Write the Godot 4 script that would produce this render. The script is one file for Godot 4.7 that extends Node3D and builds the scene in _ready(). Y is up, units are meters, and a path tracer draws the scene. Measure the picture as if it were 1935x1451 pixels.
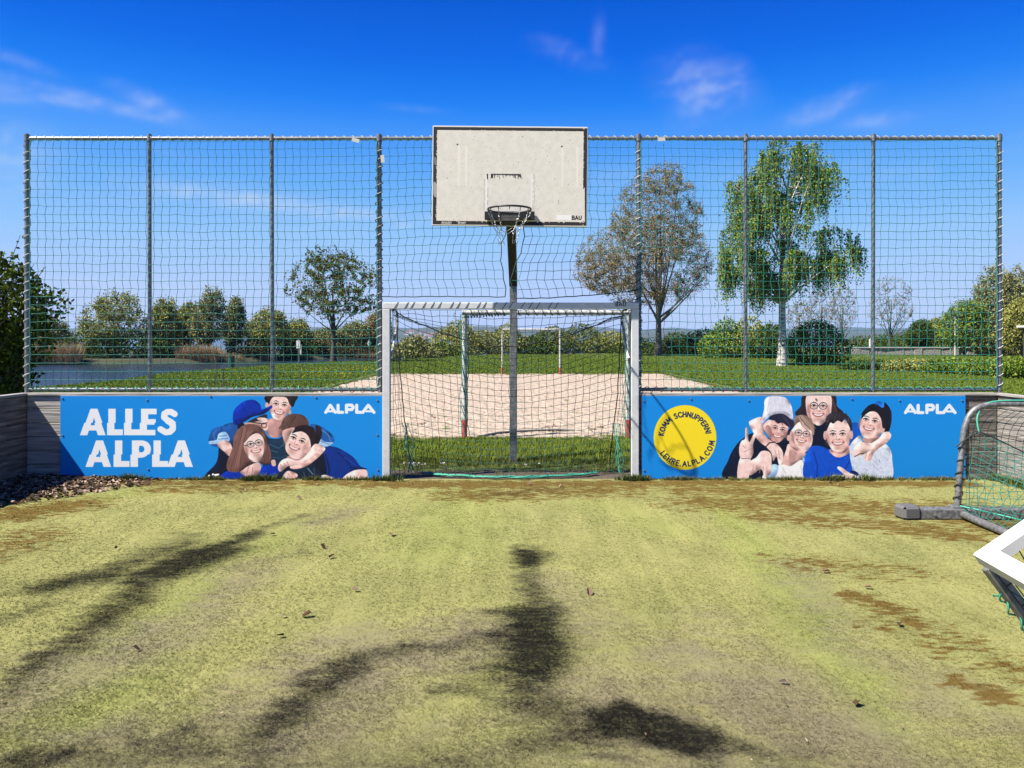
extends Node3D
# A street-soccer court by a lake: board wall with two printed panels, ball-stop nets, goal, basketball stand, sand court, lawn, trees and far hills.
# Camera at the origin, 1.65 m up, looking along -z. Distances below are written as positive metres away from the camera and negated once.

const EYE := 1.65
const FOCAL := 1450.0
const CX := 967.5
const HORIZON := 640.0
const SUN_TRAVEL := Vector3(2.2, -3.1, -1.0)

var rng := RandomNumberGenerator.new()
var used := {}
var mats := {}

func _ready() -> void:
	# camera, level, with the lens shifted down
	var cam := Camera3D.new()
	cam.name = "camera"
	cam.projection = Camera3D.PROJECTION_FRUSTUM
	cam.near = 0.05
	cam.far = 9000.0
	cam.size = 0.05 * 1451.0 / FOCAL
	cam.frustum_offset = Vector2(0.0, -0.05 * (725.5 - HORIZON) / FOCAL)
	cam.position = Vector3(0, EYE, 0)
	add_child(cam)
	cam.current = true
	# daylight
	var exposure := 2.5
	var env := Environment.new()
	env.background_mode = Environment.BG_SKY
	var sky := Sky.new()
	var pano := PanoramaSkyMaterial.new()
	pano.panorama = sky_panorama(exposure)
	sky.sky_material = pano
	env.sky = sky
	env.tonemap_mode = Environment.TONE_MAPPER_LINEAR
	env.tonemap_exposure = exposure
	env.sdfgi_enabled = true
	env.ssao_enabled = true
	env.ssil_enabled = true
	env.fog_enabled = true
	env.fog_density = 0.00009
	env.fog_light_color = Color(0.62, 0.76, 0.98)
	var we := WorldEnvironment.new()
	we.name = "environment"
	we.environment = env
	add_child(we)
	var sun := DirectionalLight3D.new()
	sun.name = "sun"
	sun.light_energy = 1.6
	sun.light_color = Color(1.0, 0.965, 0.91)
	sun.light_angular_distance = 0.5
	sun.shadow_enabled = true
	add_child(sun)
	sun.look_at_from_position(Vector3.ZERO, SUN_TRAVEL, Vector3.UP)
	print("light ", Time.get_ticks_msec())
	make_materials()
	print("materials ", Time.get_ticks_msec())
	build_land()
	build_court()
	print("court ", Time.get_ticks_msec())
	build_walls()
	build_fence()
	build_goal()
	build_basket()
	build_sand_goals()
	build_spare_goals()
	print("goals ", Time.get_ticks_msec())
	build_trees()
	print("trees ", Time.get_ticks_msec())
	build_far()
	build_small()
	print("done ", Time.get_ticks_msec())

# ---------------------------------------------------------------- measuring
func at(px: float, py: float, dist: float) -> Vector3:
	return Vector3((px - CX) / FOCAL * dist, EYE - (py - HORIZON) / FOCAL * dist, -dist)

func on_ground(px: float, py: float, level := 0.0) -> Vector3:
	var d := (EYE - level) * FOCAL / (py - HORIZON)
	return Vector3((px - CX) / FOCAL * d, level, -d)

# ---------------------------------------------------------------- meshes
class Buf:
	var v := PackedVector3Array()
	var n := PackedVector3Array()
	var c := PackedColorArray()
	var uv := PackedVector2Array()
	var i := PackedInt32Array()
	var tint := Color(1, 1, 1)

	func put(p: Vector3, nn: Vector3, t := Vector2.ZERO) -> int:
		v.append(p)
		n.append(nn)
		c.append(tint)
		uv.append(t)
		return v.size() - 1

	func quad(a: Vector3, b: Vector3, cc: Vector3, d: Vector3, nn := Vector3.ZERO) -> void:
		var geo := (cc - a).cross(b - a) + (d - a).cross(cc - a)
		if nn == Vector3.ZERO:
			nn = geo.normalized()
		elif geo.dot(nn) < 0.0:
			var keep := b
			b = d
			d = keep
			var k0 := v.size()
			put(a, nn, Vector2(0, 1))
			put(b, nn, Vector2(1, 1))
			put(cc, nn, Vector2(1, 0))
			put(d, nn, Vector2(0, 0))
			i.append_array(PackedInt32Array([k0, k0 + 1, k0 + 2, k0, k0 + 2, k0 + 3]))
			return
		var k := v.size()
		put(a, nn, Vector2(0, 1))
		put(b, nn, Vector2(0, 0))
		put(cc, nn, Vector2(1, 0))
		put(d, nn, Vector2(1, 1))
		i.append_array(PackedInt32Array([k, k + 1, k + 2, k, k + 2, k + 3]))

	func tri(a: Vector3, b: Vector3, cc: Vector3) -> void:
		var nn := (cc - a).cross(b - a).normalized()
		var k := v.size()
		put(a, nn)
		put(b, nn)
		put(cc, nn)
		i.append_array(PackedInt32Array([k, k + 1, k + 2]))

	# box with chamfered edges: centre, half sizes and axes
	func box(centre: Vector3, half: Vector3, basis := Basis(), cham := 0.0) -> void:
		var ax := [basis.x, basis.y, basis.z]
		var h := [half.x, half.y, half.z]
		for a in 3:
			var b: int = (a + 1) % 3
			var d: int = (a + 2) % 3
			for s in [-1.0, 1.0]:
				var o: Vector3 = centre + ax[a] * (h[a] * s)
				var u: Vector3 = ax[b] * (h[b] - cham)
				var w: Vector3 = ax[d] * (h[d] - cham) * s
				quad(o - u - w, o - u + w, o + u + w, o + u - w, ax[a] * s)
		if cham > 0.0:
			for a in 3:
				var b: int = (a + 1) % 3
				var d: int = (a + 2) % 3
				for s in [-1.0, 1.0]:
					for t in [-1.0, 1.0]:
						var e: Vector3 = ax[a] * (h[a] - cham)
						var p: Vector3 = centre + ax[b] * (h[b] * s) + ax[d] * ((h[d] - cham) * t)
						var q: Vector3 = centre + ax[b] * ((h[b] - cham) * s) + ax[d] * (h[d] * t)
						quad(p - e, p + e, q + e, q - e, (ax[b] * s + ax[d] * t).normalized())

	func tube(pts: Array, radii: Array, sides := 6, caps := false) -> void:
		var m := pts.size()
		var side := Vector3.ZERO
		var first := v.size()
		for k in m:
			var dir: Vector3 = (pts[mini(k + 1, m - 1)] - pts[maxi(k - 1, 0)]).normalized()
			if side == Vector3.ZERO:
				side = dir.cross(Vector3.UP if absf(dir.y) < 0.9 else Vector3.RIGHT).normalized()
			side = (side - dir * side.dot(dir)).normalized()
			var up := dir.cross(side)
			var r: float = radii[k] if radii.size() > 1 else radii[0]
			for s in sides:
				var an := TAU * s / sides
				var nn := side * cos(an) + up * sin(an)
				put(pts[k] + nn * r, nn, Vector2(float(s) / sides, float(k)))
		for k in m - 1:
			for s in sides:
				var a := first + k * sides + s
				var b := first + k * sides + (s + 1) % sides
				i.append_array(PackedInt32Array([a, a + sides, b, b, a + sides, b + sides]))
		if caps:
			for e in [0, m - 1]:
				var dir: Vector3 = (pts[1] - pts[0]).normalized() * -1.0 if e == 0 else (pts[m - 1] - pts[m - 2]).normalized()
				var k := put(pts[e], dir)
				for s in sides:
					put(v[first + e * sides + s], dir)
				for s in sides:
					var c1 := k + 1 + s
					var c2 := k + 1 + (s + 1) % sides
					i.append_array(PackedInt32Array([k, c1, c2] if e == 0 else [k, c2, c1]))

	func leaf(p: Vector3, along: Vector3, across: Vector3) -> void:
		var nn := along.cross(across).normalized()
		var k := v.size()
		put(p, nn)
		put(p + along * 0.45 + across, nn)
		put(p + along, nn)
		put(p + along * 0.45 - across, nn)
		i.append_array(PackedInt32Array([k, k + 1, k + 2, k, k + 2, k + 3]))

	func mesh() -> ArrayMesh:
		var arrays := []
		arrays.resize(Mesh.ARRAY_MAX)
		arrays[Mesh.ARRAY_VERTEX] = v
		arrays[Mesh.ARRAY_NORMAL] = n
		arrays[Mesh.ARRAY_COLOR] = c
		arrays[Mesh.ARRAY_TEX_UV] = uv
		arrays[Mesh.ARRAY_INDEX] = i
		var m := ArrayMesh.new()
		m.add_surface_from_arrays(Mesh.PRIMITIVE_TRIANGLES, arrays)
		return m

func curve_points(ctrl: Array, per := 6) -> Array:
	var out := []
	var m := ctrl.size()
	for k in m - 1:
		var p0: Vector3 = ctrl[maxi(k - 1, 0)]
		var p1: Vector3 = ctrl[k]
		var p2: Vector3 = ctrl[k + 1]
		var p3: Vector3 = ctrl[mini(k + 2, m - 1)]
		for s in per:
			out.append(p1.cubic_interpolate(p2, p0, p3, float(s) / per))
	out.append(ctrl[m - 1])
	return out

# ---------------------------------------------------------------- nodes
func numbered(called: String) -> String:
	var k: int = used.get(called, 0)
	used[called] = k + 1
	return called if k == 0 else "%s_%03d" % [called, k]

func tag(o: Node, label: String, category: String, group := "", kind := "") -> Node:
	if label:
		o.set_meta("label", label)
	if category:
		o.set_meta("category", category)
	if group:
		o.set_meta("group", group)
	if kind:
		o.set_meta("kind", kind)
	return o

func thing(called: String, label: String, category: String, where := Vector3.ZERO, group := "") -> Node3D:
	var o := Node3D.new()
	o.name = numbered(called)
	add_child(o)
	o.position = where
	tag(o, label, category, group)
	return o

func part(called: String, m: Mesh, material: Material, parent: Node = self, where := Vector3.ZERO) -> MeshInstance3D:
	var o := MeshInstance3D.new()
	o.name = numbered(called) if parent == self else called
	o.mesh = m
	o.material_override = material
	parent.add_child(o, true)
	o.position = where
	return o

func structure(called: String, m: Mesh, material: Material, label: String, category: String) -> MeshInstance3D:
	var o := part(called, m, material)
	tag(o, label, category, "", "structure")
	return o

func scatter(called: String, m: Mesh, material: Material, xf: Array, cols: Array, label: String, category: String, parent: Node = self) -> MultiMeshInstance3D:
	var mm := MultiMesh.new()
	mm.transform_format = MultiMesh.TRANSFORM_3D
	mm.use_colors = true
	mm.mesh = m
	mm.instance_count = xf.size()
	for k in xf.size():
		mm.set_instance_transform(k, xf[k])
		mm.set_instance_color(k, cols[k])
	var o := MultiMeshInstance3D.new()
	o.name = numbered(called) if parent == self else called
	o.multimesh = mm
	o.material_override = material
	parent.add_child(o, true)
	o.set_meta("kind", "stuff")
	if parent == self:
		tag(o, label, category)
	return o

# ---------------------------------------------------------------- materials
const TONE := 0.76  # all man-made colours below were noted against a brighter exposure

func lin(r: float, g: float, b: float) -> Color:
	return Color(r * TONE, g * TONE, b * TONE).linear_to_srgb()

func flat(r: float, g: float, b: float, rough := 0.7, metal := 0.0) -> StandardMaterial3D:
	var m := StandardMaterial3D.new()
	m.albedo_color = lin(r, g, b)
	m.roughness = rough
	m.metallic = metal
	return m

func noise_bytes(w: int, h: int, freq: float, oct: int, sd: int, seamless := true, stretch := Vector2.ONE) -> PackedByteArray:
	var f := FastNoiseLite.new()
	f.noise_type = FastNoiseLite.TYPE_SIMPLEX_SMOOTH
	f.seed = sd
	f.frequency = freq
	f.fractal_octaves = oct
	var im: Image
	var sw := int(w / stretch.x)
	var sh := int(h / stretch.y)
	im = f.get_seamless_image(sw, sh) if seamless else f.get_image(sw, sh)
	im.convert(Image.FORMAT_L8)
	if sw != w or sh != h:
		im.resize(w, h, Image.INTERPOLATE_CUBIC)
	return im.get_data()

# colour ramp over noise: stops are [position 0..1, linear colour]
func ramp_tex(bytes: PackedByteArray, w: int, h: int, stops: Array) -> ImageTexture:
	var lut := PackedByteArray()
	lut.resize(768)
	for k in 256:
		var t := k / 255.0
		var col: Color = stops[0][1]
		for s in stops.size() - 1:
			if t >= stops[s][0]:
				var f := clampf((t - stops[s][0]) / maxf(stops[s + 1][0] - stops[s][0], 0.0001), 0.0, 1.0)
				col = (stops[s][1] as Color).lerp(stops[s + 1][1], f)
		var e := (col * TONE).linear_to_srgb()
		lut[k * 3] = int(clampf(e.r, 0, 1) * 255)
		lut[k * 3 + 1] = int(clampf(e.g, 0, 1) * 255)
		lut[k * 3 + 2] = int(clampf(e.b, 0, 1) * 255)
	var out := PackedByteArray()
	out.resize(w * h * 3)
	for k in w * h:
		var b := bytes[k] * 3
		out[k * 3] = lut[b]
		out[k * 3 + 1] = lut[b + 1]
		out[k * 3 + 2] = lut[b + 2]
	return ImageTexture.create_from_image(Image.create_from_data(w, h, false, Image.FORMAT_RGB8, out))

func bump_tex(bytes: PackedByteArray, w: int, h: int, depth: float) -> ImageTexture:
	var im := Image.create_from_data(w, h, false, Image.FORMAT_L8, bytes)
	im.convert(Image.FORMAT_RGBA8)
	im.bump_map_to_normal_map(depth)
	return ImageTexture.create_from_image(im)

func textured(stops: Array, freq: float, oct: int, sd: int, tile: Vector3, rough: float, bump := 0.0, metal := 0.0, stretch := Vector2.ONE, size := 512) -> StandardMaterial3D:
	var b := noise_bytes(size, size, freq, oct, sd, true, stretch)
	var m := StandardMaterial3D.new()
	m.albedo_texture = ramp_tex(b, size, size, stops)
	m.uv1_triplanar = true
	m.uv1_world_triplanar = true
	m.uv1_scale = tile
	m.roughness = rough
	m.metallic = metal
	if bump > 0.0:
		m.normal_enabled = true
		m.normal_texture = bump_tex(b, size, size, bump)
	return m

func foliage(rough := 0.9, back := 0.55) -> StandardMaterial3D:
	var m := StandardMaterial3D.new()
	m.vertex_color_use_as_albedo = true
	m.roughness = rough
	m.metallic_specular = 0.15
	m.cull_mode = BaseMaterial3D.CULL_DISABLED
	m.backlight_enabled = true
	m.backlight = Color(back, back, back * 0.6)
	return m

func make_materials() -> void:
	mats.galvanised = textured([[0.0, Color(0.14, 0.15, 0.155)], [0.5, Color(0.22, 0.23, 0.24)], [1.0, Color(0.36, 0.37, 0.38)]], 0.03, 4, 3, Vector3.ONE * 2.0, 0.45, 0.0, 0.55, Vector2.ONE, 256)
	mats.goal_alu = textured([[0.0, Color(0.62, 0.64, 0.66)], [1.0, Color(0.76, 0.78, 0.80)]], 0.02, 4, 4, Vector3.ONE * 1.5, 0.45, 0.0, 0.10, Vector2.ONE, 256)
	mats.dull_alu = textured([[0.0, Color(0.09, 0.093, 0.096)], [0.5, Color(0.20, 0.205, 0.21)], [1.0, Color(0.38, 0.385, 0.39)]], 0.03, 5, 5, Vector3.ONE * 2.5, 0.5, 0.0, 0.4, Vector2.ONE, 256)
	mats.white_paint = textured([[0.0, Color(0.60, 0.60, 0.59)], [0.3, Color(0.72, 0.72, 0.71)], [1.0, Color(0.78, 0.78, 0.77)]], 0.02, 5, 6, Vector3.ONE, 0.4, 0.0, 0.0, Vector2.ONE, 256)
	mats.worn_white = textured([[0.0, Color(0.10, 0.13, 0.11)], [0.35, Color(0.36, 0.38, 0.36)], [0.6, Color(0.56, 0.57, 0.55)], [1.0, Color(0.72, 0.72, 0.70)]], 0.03, 4, 7, Vector3.ONE * 1.3, 0.6, 0.0, 0.0, Vector2.ONE, 256)
	mats.net_green = flat(0.010, 0.21, 0.175, 0.6)
	mats.net_goal = flat(0.006, 0.075, 0.055, 0.6)
	mats.net_dark = flat(0.012, 0.05, 0.042, 0.6)
	mats.rope_white = flat(0.62, 0.63, 0.60, 0.8)
	mats.rope_green = flat(0.06, 0.42, 0.30, 0.6)
	mats.rope_dark = flat(0.02, 0.022, 0.024, 0.7)
	mats.black = flat(0.012, 0.012, 0.014, 0.5)
	mats.dark_steel = textured([[0.0, Color(0.02, 0.02, 0.022)], [0.6, Color(0.035, 0.036, 0.038)], [1.0, Color(0.09, 0.09, 0.09)]], 0.03, 4, 8, Vector3.ONE * 2.0, 0.45, 0.0, 0.3, Vector2.ONE, 256)
	mats.chain = flat(0.45, 0.46, 0.47, 0.35, 0.8)
	mats.red = textured([[0.0, Color(0.38, 0.05, 0.04)], [1.0, Color(0.55, 0.09, 0.08)]], 0.03, 4, 9, Vector3.ONE * 2.0, 0.6, 0.0, 0.0, Vector2.ONE, 256)
	# planks: long grain, pale silver and brown weathering
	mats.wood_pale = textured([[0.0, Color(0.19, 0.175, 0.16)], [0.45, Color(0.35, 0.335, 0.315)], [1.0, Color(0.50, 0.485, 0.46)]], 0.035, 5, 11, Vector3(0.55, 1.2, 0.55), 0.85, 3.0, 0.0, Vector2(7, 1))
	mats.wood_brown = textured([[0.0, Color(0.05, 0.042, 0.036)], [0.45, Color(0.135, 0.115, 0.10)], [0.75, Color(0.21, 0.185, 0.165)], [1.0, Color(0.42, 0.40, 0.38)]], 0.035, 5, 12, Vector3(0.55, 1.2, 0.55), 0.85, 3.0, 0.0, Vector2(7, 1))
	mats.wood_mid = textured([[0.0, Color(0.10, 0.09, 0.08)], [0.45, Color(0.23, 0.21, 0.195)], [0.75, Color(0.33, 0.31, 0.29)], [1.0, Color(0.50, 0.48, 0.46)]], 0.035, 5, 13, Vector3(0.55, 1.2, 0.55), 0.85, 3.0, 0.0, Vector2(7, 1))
	mats.leaf = foliage()
	mats.bark = textured([[0.0, Color(0.03, 0.026, 0.022)], [0.5, Color(0.075, 0.066, 0.055)], [1.0, Color(0.16, 0.145, 0.125)]], 0.04, 4, 15, Vector3.ONE * 0.7, 0.9, 4.0, 0.0, Vector2.ONE, 256)
	mats.bark_pale = textured([[0.0, Color(0.07, 0.062, 0.052)], [0.5, Color(0.14, 0.125, 0.105)], [1.0, Color(0.24, 0.22, 0.19)]], 0.04, 4, 25, Vector3.ONE * 0.7, 0.9, 4.0, 0.0, Vector2.ONE, 256)
	mats.birch_bark = textured([[0.0, Color(0.02, 0.02, 0.02)], [0.32, Color(0.05, 0.05, 0.045)], [0.42, Color(0.50, 0.48, 0.45)], [1.0, Color(0.72, 0.70, 0.66)]], 0.03, 3, 16, Vector3(0.9, 0.7, 0.9), 0.8, 0.0, 0.0, Vector2(3, 1), 256)
	mats.twig = flat(0.075, 0.06, 0.05, 0.9)
	mats.sand = textured([[0.0, Color(0.25, 0.19, 0.14)], [0.25, Color(0.36, 0.29, 0.22)], [0.6, Color(0.43, 0.355, 0.28)], [1.0, Color(0.48, 0.40, 0.325)]], 0.02, 6, 17, Vector3.ONE * 0.33, 0.95, 12.0)
	mats.water = StandardMaterial3D.new()
	mats.water.albedo_color = lin(0.020, 0.035, 0.045)
	mats.water.roughness = 0.12
	mats.water.normal_enabled = true
	mats.water.normal_texture = bump_tex(noise_bytes(512, 512, 0.02, 5, 18, true, Vector2(1, 1)), 512, 512, 7.0)
	mats.water.uv1_triplanar = true
	mats.water.uv1_world_triplanar = true
	mats.water.uv1_scale = Vector3(0.10, 0.10, 0.22)
	mats.hill = textured([[0.0, Color(0.02, 0.035, 0.02)], [0.5, Color(0.035, 0.055, 0.03)], [0.75, Color(0.07, 0.10, 0.05)], [1.0, Color(0.12, 0.14, 0.07)]], 0.03, 5, 19, Vector3.ONE * 0.0025, 0.95)
	mats.stone = textured([[0.0, Color(0.16, 0.15, 0.14)], [0.5, Color(0.34, 0.32, 0.30)], [1.0, Color(0.48, 0.46, 0.44)]], 0.05, 5, 20, Vector3.ONE * 0.5, 0.9, 5.0, 0.0, Vector2.ONE, 256)
	mats.bank = textured([[0.0, Color(0.02, 0.024, 0.010)], [0.6, Color(0.045, 0.052, 0.02)], [1.0, Color(0.09, 0.085, 0.045)]], 0.04, 5, 21, Vector3.ONE * 0.25, 0.95)
	mats.soil = textured([[0.0, Color(0.03, 0.024, 0.018)], [0.5, Color(0.085, 0.066, 0.045)], [1.0, Color(0.17, 0.14, 0.09)]], 0.04, 5, 22, Vector3.ONE * 1.1, 0.95, 6.0)

# ---------------------------------------------------------------- printing on flat things
class Print:
	var im: Image
	var k := 3.0           # picture pixels for one unit of the sheet
	var o := Vector2.ZERO  # sheet unit at the picture's corner
	var s := 1.0           # units of the drawing in sheet units
	var d := Vector2.ZERO  # where the drawing's zero lies on the sheet
	var low := -1e9
	var high := 1e9
	var grain := PackedByteArray()
	var cloth := PackedByteArray()

	func to(p: Vector2) -> Vector2:
		return (d + p * s - o) * k

	func smooth(pts: Array, per := 5) -> PackedVector2Array:
		var out := PackedVector2Array()
		var m := pts.size()
		for a in m:
			var p0: Vector2 = pts[(a + m - 1) % m]
			var p1: Vector2 = pts[a]
			var p2: Vector2 = pts[(a + 1) % m]
			var p3: Vector2 = pts[(a + 2) % m]
			for t in per:
				out.append(p1.cubic_interpolate(p2, p0, p3, float(t) / per))
		return out

	func fill(pts: PackedVector2Array, col: Color) -> void:
		var q := PackedVector2Array()
		var lo := 1e9
		var hi := -1e9
		for p in pts:
			var t := to(p)
			q.append(t)
			lo = minf(lo, t.y)
			hi = maxf(hi, t.y)
		var m := q.size()
		for y in range(maxi(0, int(maxf(lo, low))), mini(im.get_height() - 1, int(minf(hi, high))) + 1):
			var xs := PackedFloat32Array()
			var yy := y + 0.5
			for a in m:
				var p := q[a]
				var r := q[(a + 1) % m]
				if (p.y <= yy) != (r.y <= yy):
					xs.append(p.x + (yy - p.y) / (r.y - p.y) * (r.x - p.x))
			xs.sort()
			for a in range(0, xs.size() - 1, 2):
				var x0 := maxi(0, int(round(xs[a])))
				var x1 := mini(im.get_width(), int(round(xs[a + 1])))
				if x1 > x0:
					im.fill_rect(Rect2i(x0, y, x1 - x0, 1), col)

	func blob(flat_pts: Array, col: Color, soft := true) -> void:
		var pts := []
		for a in range(0, flat_pts.size(), 2):
			pts.append(Vector2(flat_pts[a], flat_pts[a + 1]))
		fill(smooth(pts) if soft else PackedVector2Array(pts), col)

	# a shape as a photograph prints it: rounded tones across it and a little cloth-like unevenness
	func form(flat_pts: Array, col: Color, amount := 1.0, soft_px := 26) -> void:
		var pts := []
		for a in range(0, flat_pts.size(), 2):
			pts.append(Vector2(flat_pts[a], flat_pts[a + 1]))
		var out := smooth(pts)
		var lo := Vector2(1e9, 1e9)
		var hi := Vector2(-1e9, -1e9)
		for p in out:
			lo = lo.min(to(p))
			hi = hi.max(to(p))
		lo = lo.max(Vector2.ZERO).floor()
		hi = hi.min(Vector2(im.get_width() - 1, im.get_height() - 1)).ceil()
		var w := int(hi.x - lo.x) + 1
		var h := int(hi.y - lo.y) + 1
		if w < 3 or h < 3:
			return
		var mask := Print.new()
		mask.im = Image.create(w, h, false, Image.FORMAT_L8)
		mask.k = k
		mask.s = s
		mask.d = d
		mask.o = o + lo / k
		mask.fill(out, Color.WHITE)
		var soft_im: Image = mask.im.duplicate()
		soft_im.resize(maxi(2, w / soft_px), maxi(2, h / soft_px), Image.INTERPOLATE_BILINEAR)
		soft_im.resize(w, h, Image.INTERPOLATE_CUBIC)
		var hard := mask.im.get_data()
		var bl := soft_im.get_data()
		var off := soft_px / 2
		for y in h:
			for x in w:
				if hard[y * w + x] < 128:
					continue
				var b := bl[y * w + x] / 255.0
				var b0 := bl[maxi(y - off, 0) * w + maxi(x - off, 0)] / 255.0
				var b1 := bl[mini(y + off, h - 1) * w + mini(x + off, w - 1)] / 255.0
				var t := 0.80 + 0.26 * b + 0.30 * (b1 - b0) + (grain[((y + int(lo.y)) * 7 + (x + int(lo.x)) * 3) % 4096 + (int(lo.x) + x) / 5 % 64] - 128) * 0.0004
				t += (cloth[((y + int(lo.y)) % 256) * 256 + (x + int(lo.x)) % 256] - 128) * 0.0006
				t = 1.0 + (t - 1.0) * amount
				im.set_pixel(x + int(lo.x), y + int(lo.y), Color(col.r * t, col.g * t, col.b * t).clamp())

	func oval(c: Vector2, r: Vector2, col: Color, turn := 0.0) -> void:
		var pts := PackedVector2Array()
		for a in 40:
			pts.append(c + Vector2(cos(TAU * a / 40.0) * r.x, sin(TAU * a / 40.0) * r.y).rotated(turn))
		fill(pts, col)

	func line(pts: Array, w: float, col: Color) -> void:
		for a in pts.size() - 1:
			var p: Vector2 = pts[a]
			var r: Vector2 = pts[a + 1]
			var t := (r - p).normalized().orthogonal() * w * 0.5
			fill(PackedVector2Array([p + t, r + t, r - t, p - t]), col)
		for p in pts:
			oval(p, Vector2(w, w) * 0.5, col)

	func stroke(flat_pts: Array, w: float, col: Color) -> void:
		var pts := []
		for a in range(0, flat_pts.size(), 2):
			pts.append(Vector2(flat_pts[a], flat_pts[a + 1]))
		line(pts, w, col)

	func ring(c: Vector2, r: Vector2, w: float, col: Color) -> void:
		var pts := []
		for a in 25:
			pts.append(c + Vector2(cos(TAU * a / 24.0) * r.x, sin(TAU * a / 24.0) * r.y))
		line(pts, w, col)

	func glyph(ch: String) -> Array:
		# strokes in a box 0..w wide, 0 (top) .. 1 (bottom); the last entry is the width
		match ch:
			"A": return [[0.0, 1.0, 0.36, 0.0, 0.72, 1.0], [0.15, 0.66, 0.57, 0.66], 0.72]
			"B": return [[0.0, 0.5, 0.3, 0.5, 0.5, 0.36, 0.5, 0.14, 0.3, 0.0, 0.0, 0.0, 0.0, 1.0, 0.32, 1.0, 0.56, 0.86, 0.56, 0.64, 0.3, 0.5], 0.56]
			"C": return [[0.68, 0.17, 0.52, 0.03, 0.34, 0.0, 0.12, 0.14, 0.0, 0.5, 0.12, 0.86, 0.34, 1.0, 0.52, 0.97, 0.68, 0.83], 0.66]
			"D": return [[0.0, 0.0, 0.0, 1.0, 0.28, 1.0, 0.54, 0.82, 0.62, 0.5, 0.54, 0.18, 0.28, 0.0, 0.0, 0.0], 0.62]
			"E": return [[0.46, 0.0, 0.0, 0.0, 0.0, 1.0, 0.46, 1.0], [0.0, 0.49, 0.42, 0.49], 0.46]
			"H": return [[0.0, 0.0, 0.0, 1.0], [0.58, 0.0, 0.58, 1.0], [0.0, 0.48, 0.58, 0.48], 0.58]
			"I": return [[0.0, 0.0, 0.0, 1.0], 0.0]
			"K": return [[0.0, 0.0, 0.0, 1.0], [0.54, 0.0, 0.02, 0.52, 0.58, 1.0], 0.56]
			"L": return [[0.0, 0.0, 0.0, 1.0, 0.44, 1.0], 0.42]
			"M": return [[0.0, 1.0, 0.12, 0.0, 0.42, 0.78, 0.72, 0.0, 0.84, 1.0], 0.84]
			"N": return [[0.0, 1.0, 0.0, 0.0, 0.62, 1.0, 0.62, 0.0], 0.62]
			"O": return [[0.4, 0.0, 0.15, 0.1, 0.0, 0.5, 0.15, 0.9, 0.4, 1.0, 0.65, 0.9, 0.8, 0.5, 0.65, 0.1, 0.4, 0.0], 0.8]
			"P": return [[0.0, 1.0, 0.0, 0.0, 0.28, 0.0, 0.5, 0.12, 0.54, 0.28, 0.5, 0.45, 0.28, 0.57, 0.0, 0.57], 0.52]
			"R": return [[0.0, 1.0, 0.0, 0.0, 0.28, 0.0, 0.5, 0.12, 0.54, 0.28, 0.5, 0.45, 0.28, 0.55, 0.0, 0.55], [0.26, 0.55, 0.56, 1.0], 0.54]
			"S": return [[0.48, 0.13, 0.34, 0.0, 0.18, 0.0, 0.04, 0.12, 0.06, 0.34, 0.4, 0.56, 0.5, 0.74, 0.42, 0.94, 0.24, 1.0, 0.0, 0.87], 0.5]
			"T": return [[0.0, 0.0, 0.56, 0.0], [0.28, 0.0, 0.28, 1.0], 0.56]
			"U": return [[0.0, 0.0, 0.0, 0.66, 0.1, 0.92, 0.3, 1.0, 0.5, 0.92, 0.6, 0.66, 0.6, 0.0], 0.6]
			"!": return [[0.0, 0.0, 0.0, 0.66], [0.0, 0.98, 0.0, 1.0], 0.0]
			".": return [[0.0, 0.97, 0.0, 1.0], 0.0]
		return [0.3]

	func letter(ch: String, x: Vector2, right: Vector2, down: Vector2, w: float, col: Color) -> float:
		var g := glyph(ch)
		for a in g.size() - 1:
			var pts := []
			for b in range(0, g[a].size(), 2):
				pts.append(x + right * g[a][b] + down * g[a][b + 1])
			line(pts, w, col)
		return g[g.size() - 1]

	func text(words: String, x: Vector2, h: float, w: float, gap: float, col: Color, lean := 0.0) -> void:
		for ch in words:
			x.x += (letter(ch, x, Vector2(h, 0), Vector2(-h * lean, h), w, col) + gap) * h

	func soft(c: Vector2, r: Vector2, col: Color, alpha: float, turn := 0.0) -> void:
		var m := to(c)
		var rx := r.x * s * k
		var ry := r.y * s * k
		var big := maxf(rx, ry)
		for y in range(maxi(0, int(m.y - big)), mini(im.get_height(), int(m.y + big) + 1)):
			for x in range(maxi(0, int(m.x - big)), mini(im.get_width(), int(m.x + big) + 1)):
				var q := (Vector2(x, y) - m).rotated(-turn) / Vector2(rx, ry)
				var d2 := q.length_squared()
				if d2 < 1.0:
					im.set_pixel(x, y, im.get_pixel(x, y).lerp(col, alpha * (1.0 - d2) * (1.0 - d2)))

	func face(c: Vector2, r: float, turn: float, eyes: Color, lens := false) -> void:
		# modelling of the face, then brows, eyes, nose and a laughing mouth; r is half the width of the face
		var x := Vector2(r, 0).rotated(turn)
		var y := Vector2(0, r).rotated(turn)
		soft(c - y * 0.52 - x * 0.1, Vector2(0.55, 0.28) * r, Color8(255, 232, 224), 0.6, turn)
		for sgn in [-1.0, 1.0]:
			soft(c + x * 0.5 * sgn + y * 0.36, Vector2(0.42, 0.36) * r, Color8(246, 190, 182), 0.8, turn)
			soft(c + x * 0.95 * sgn + y * 0.25, Vector2(0.34, 0.9) * r, Color8(176, 126, 120), 0.65, turn)
			soft(c + x * 0.44 * sgn - y * 0.12, Vector2(0.34, 0.26) * r, Color8(176, 122, 116), 0.7, turn)
		soft(c + y * 1.15, Vector2(0.6, 0.3) * r, Color8(190, 138, 130), 0.6, turn)
		soft(c + x * 0.02 + y * 0.12, Vector2(0.13, 0.34) * r, Color8(255, 236, 228), 0.9, turn)
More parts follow.
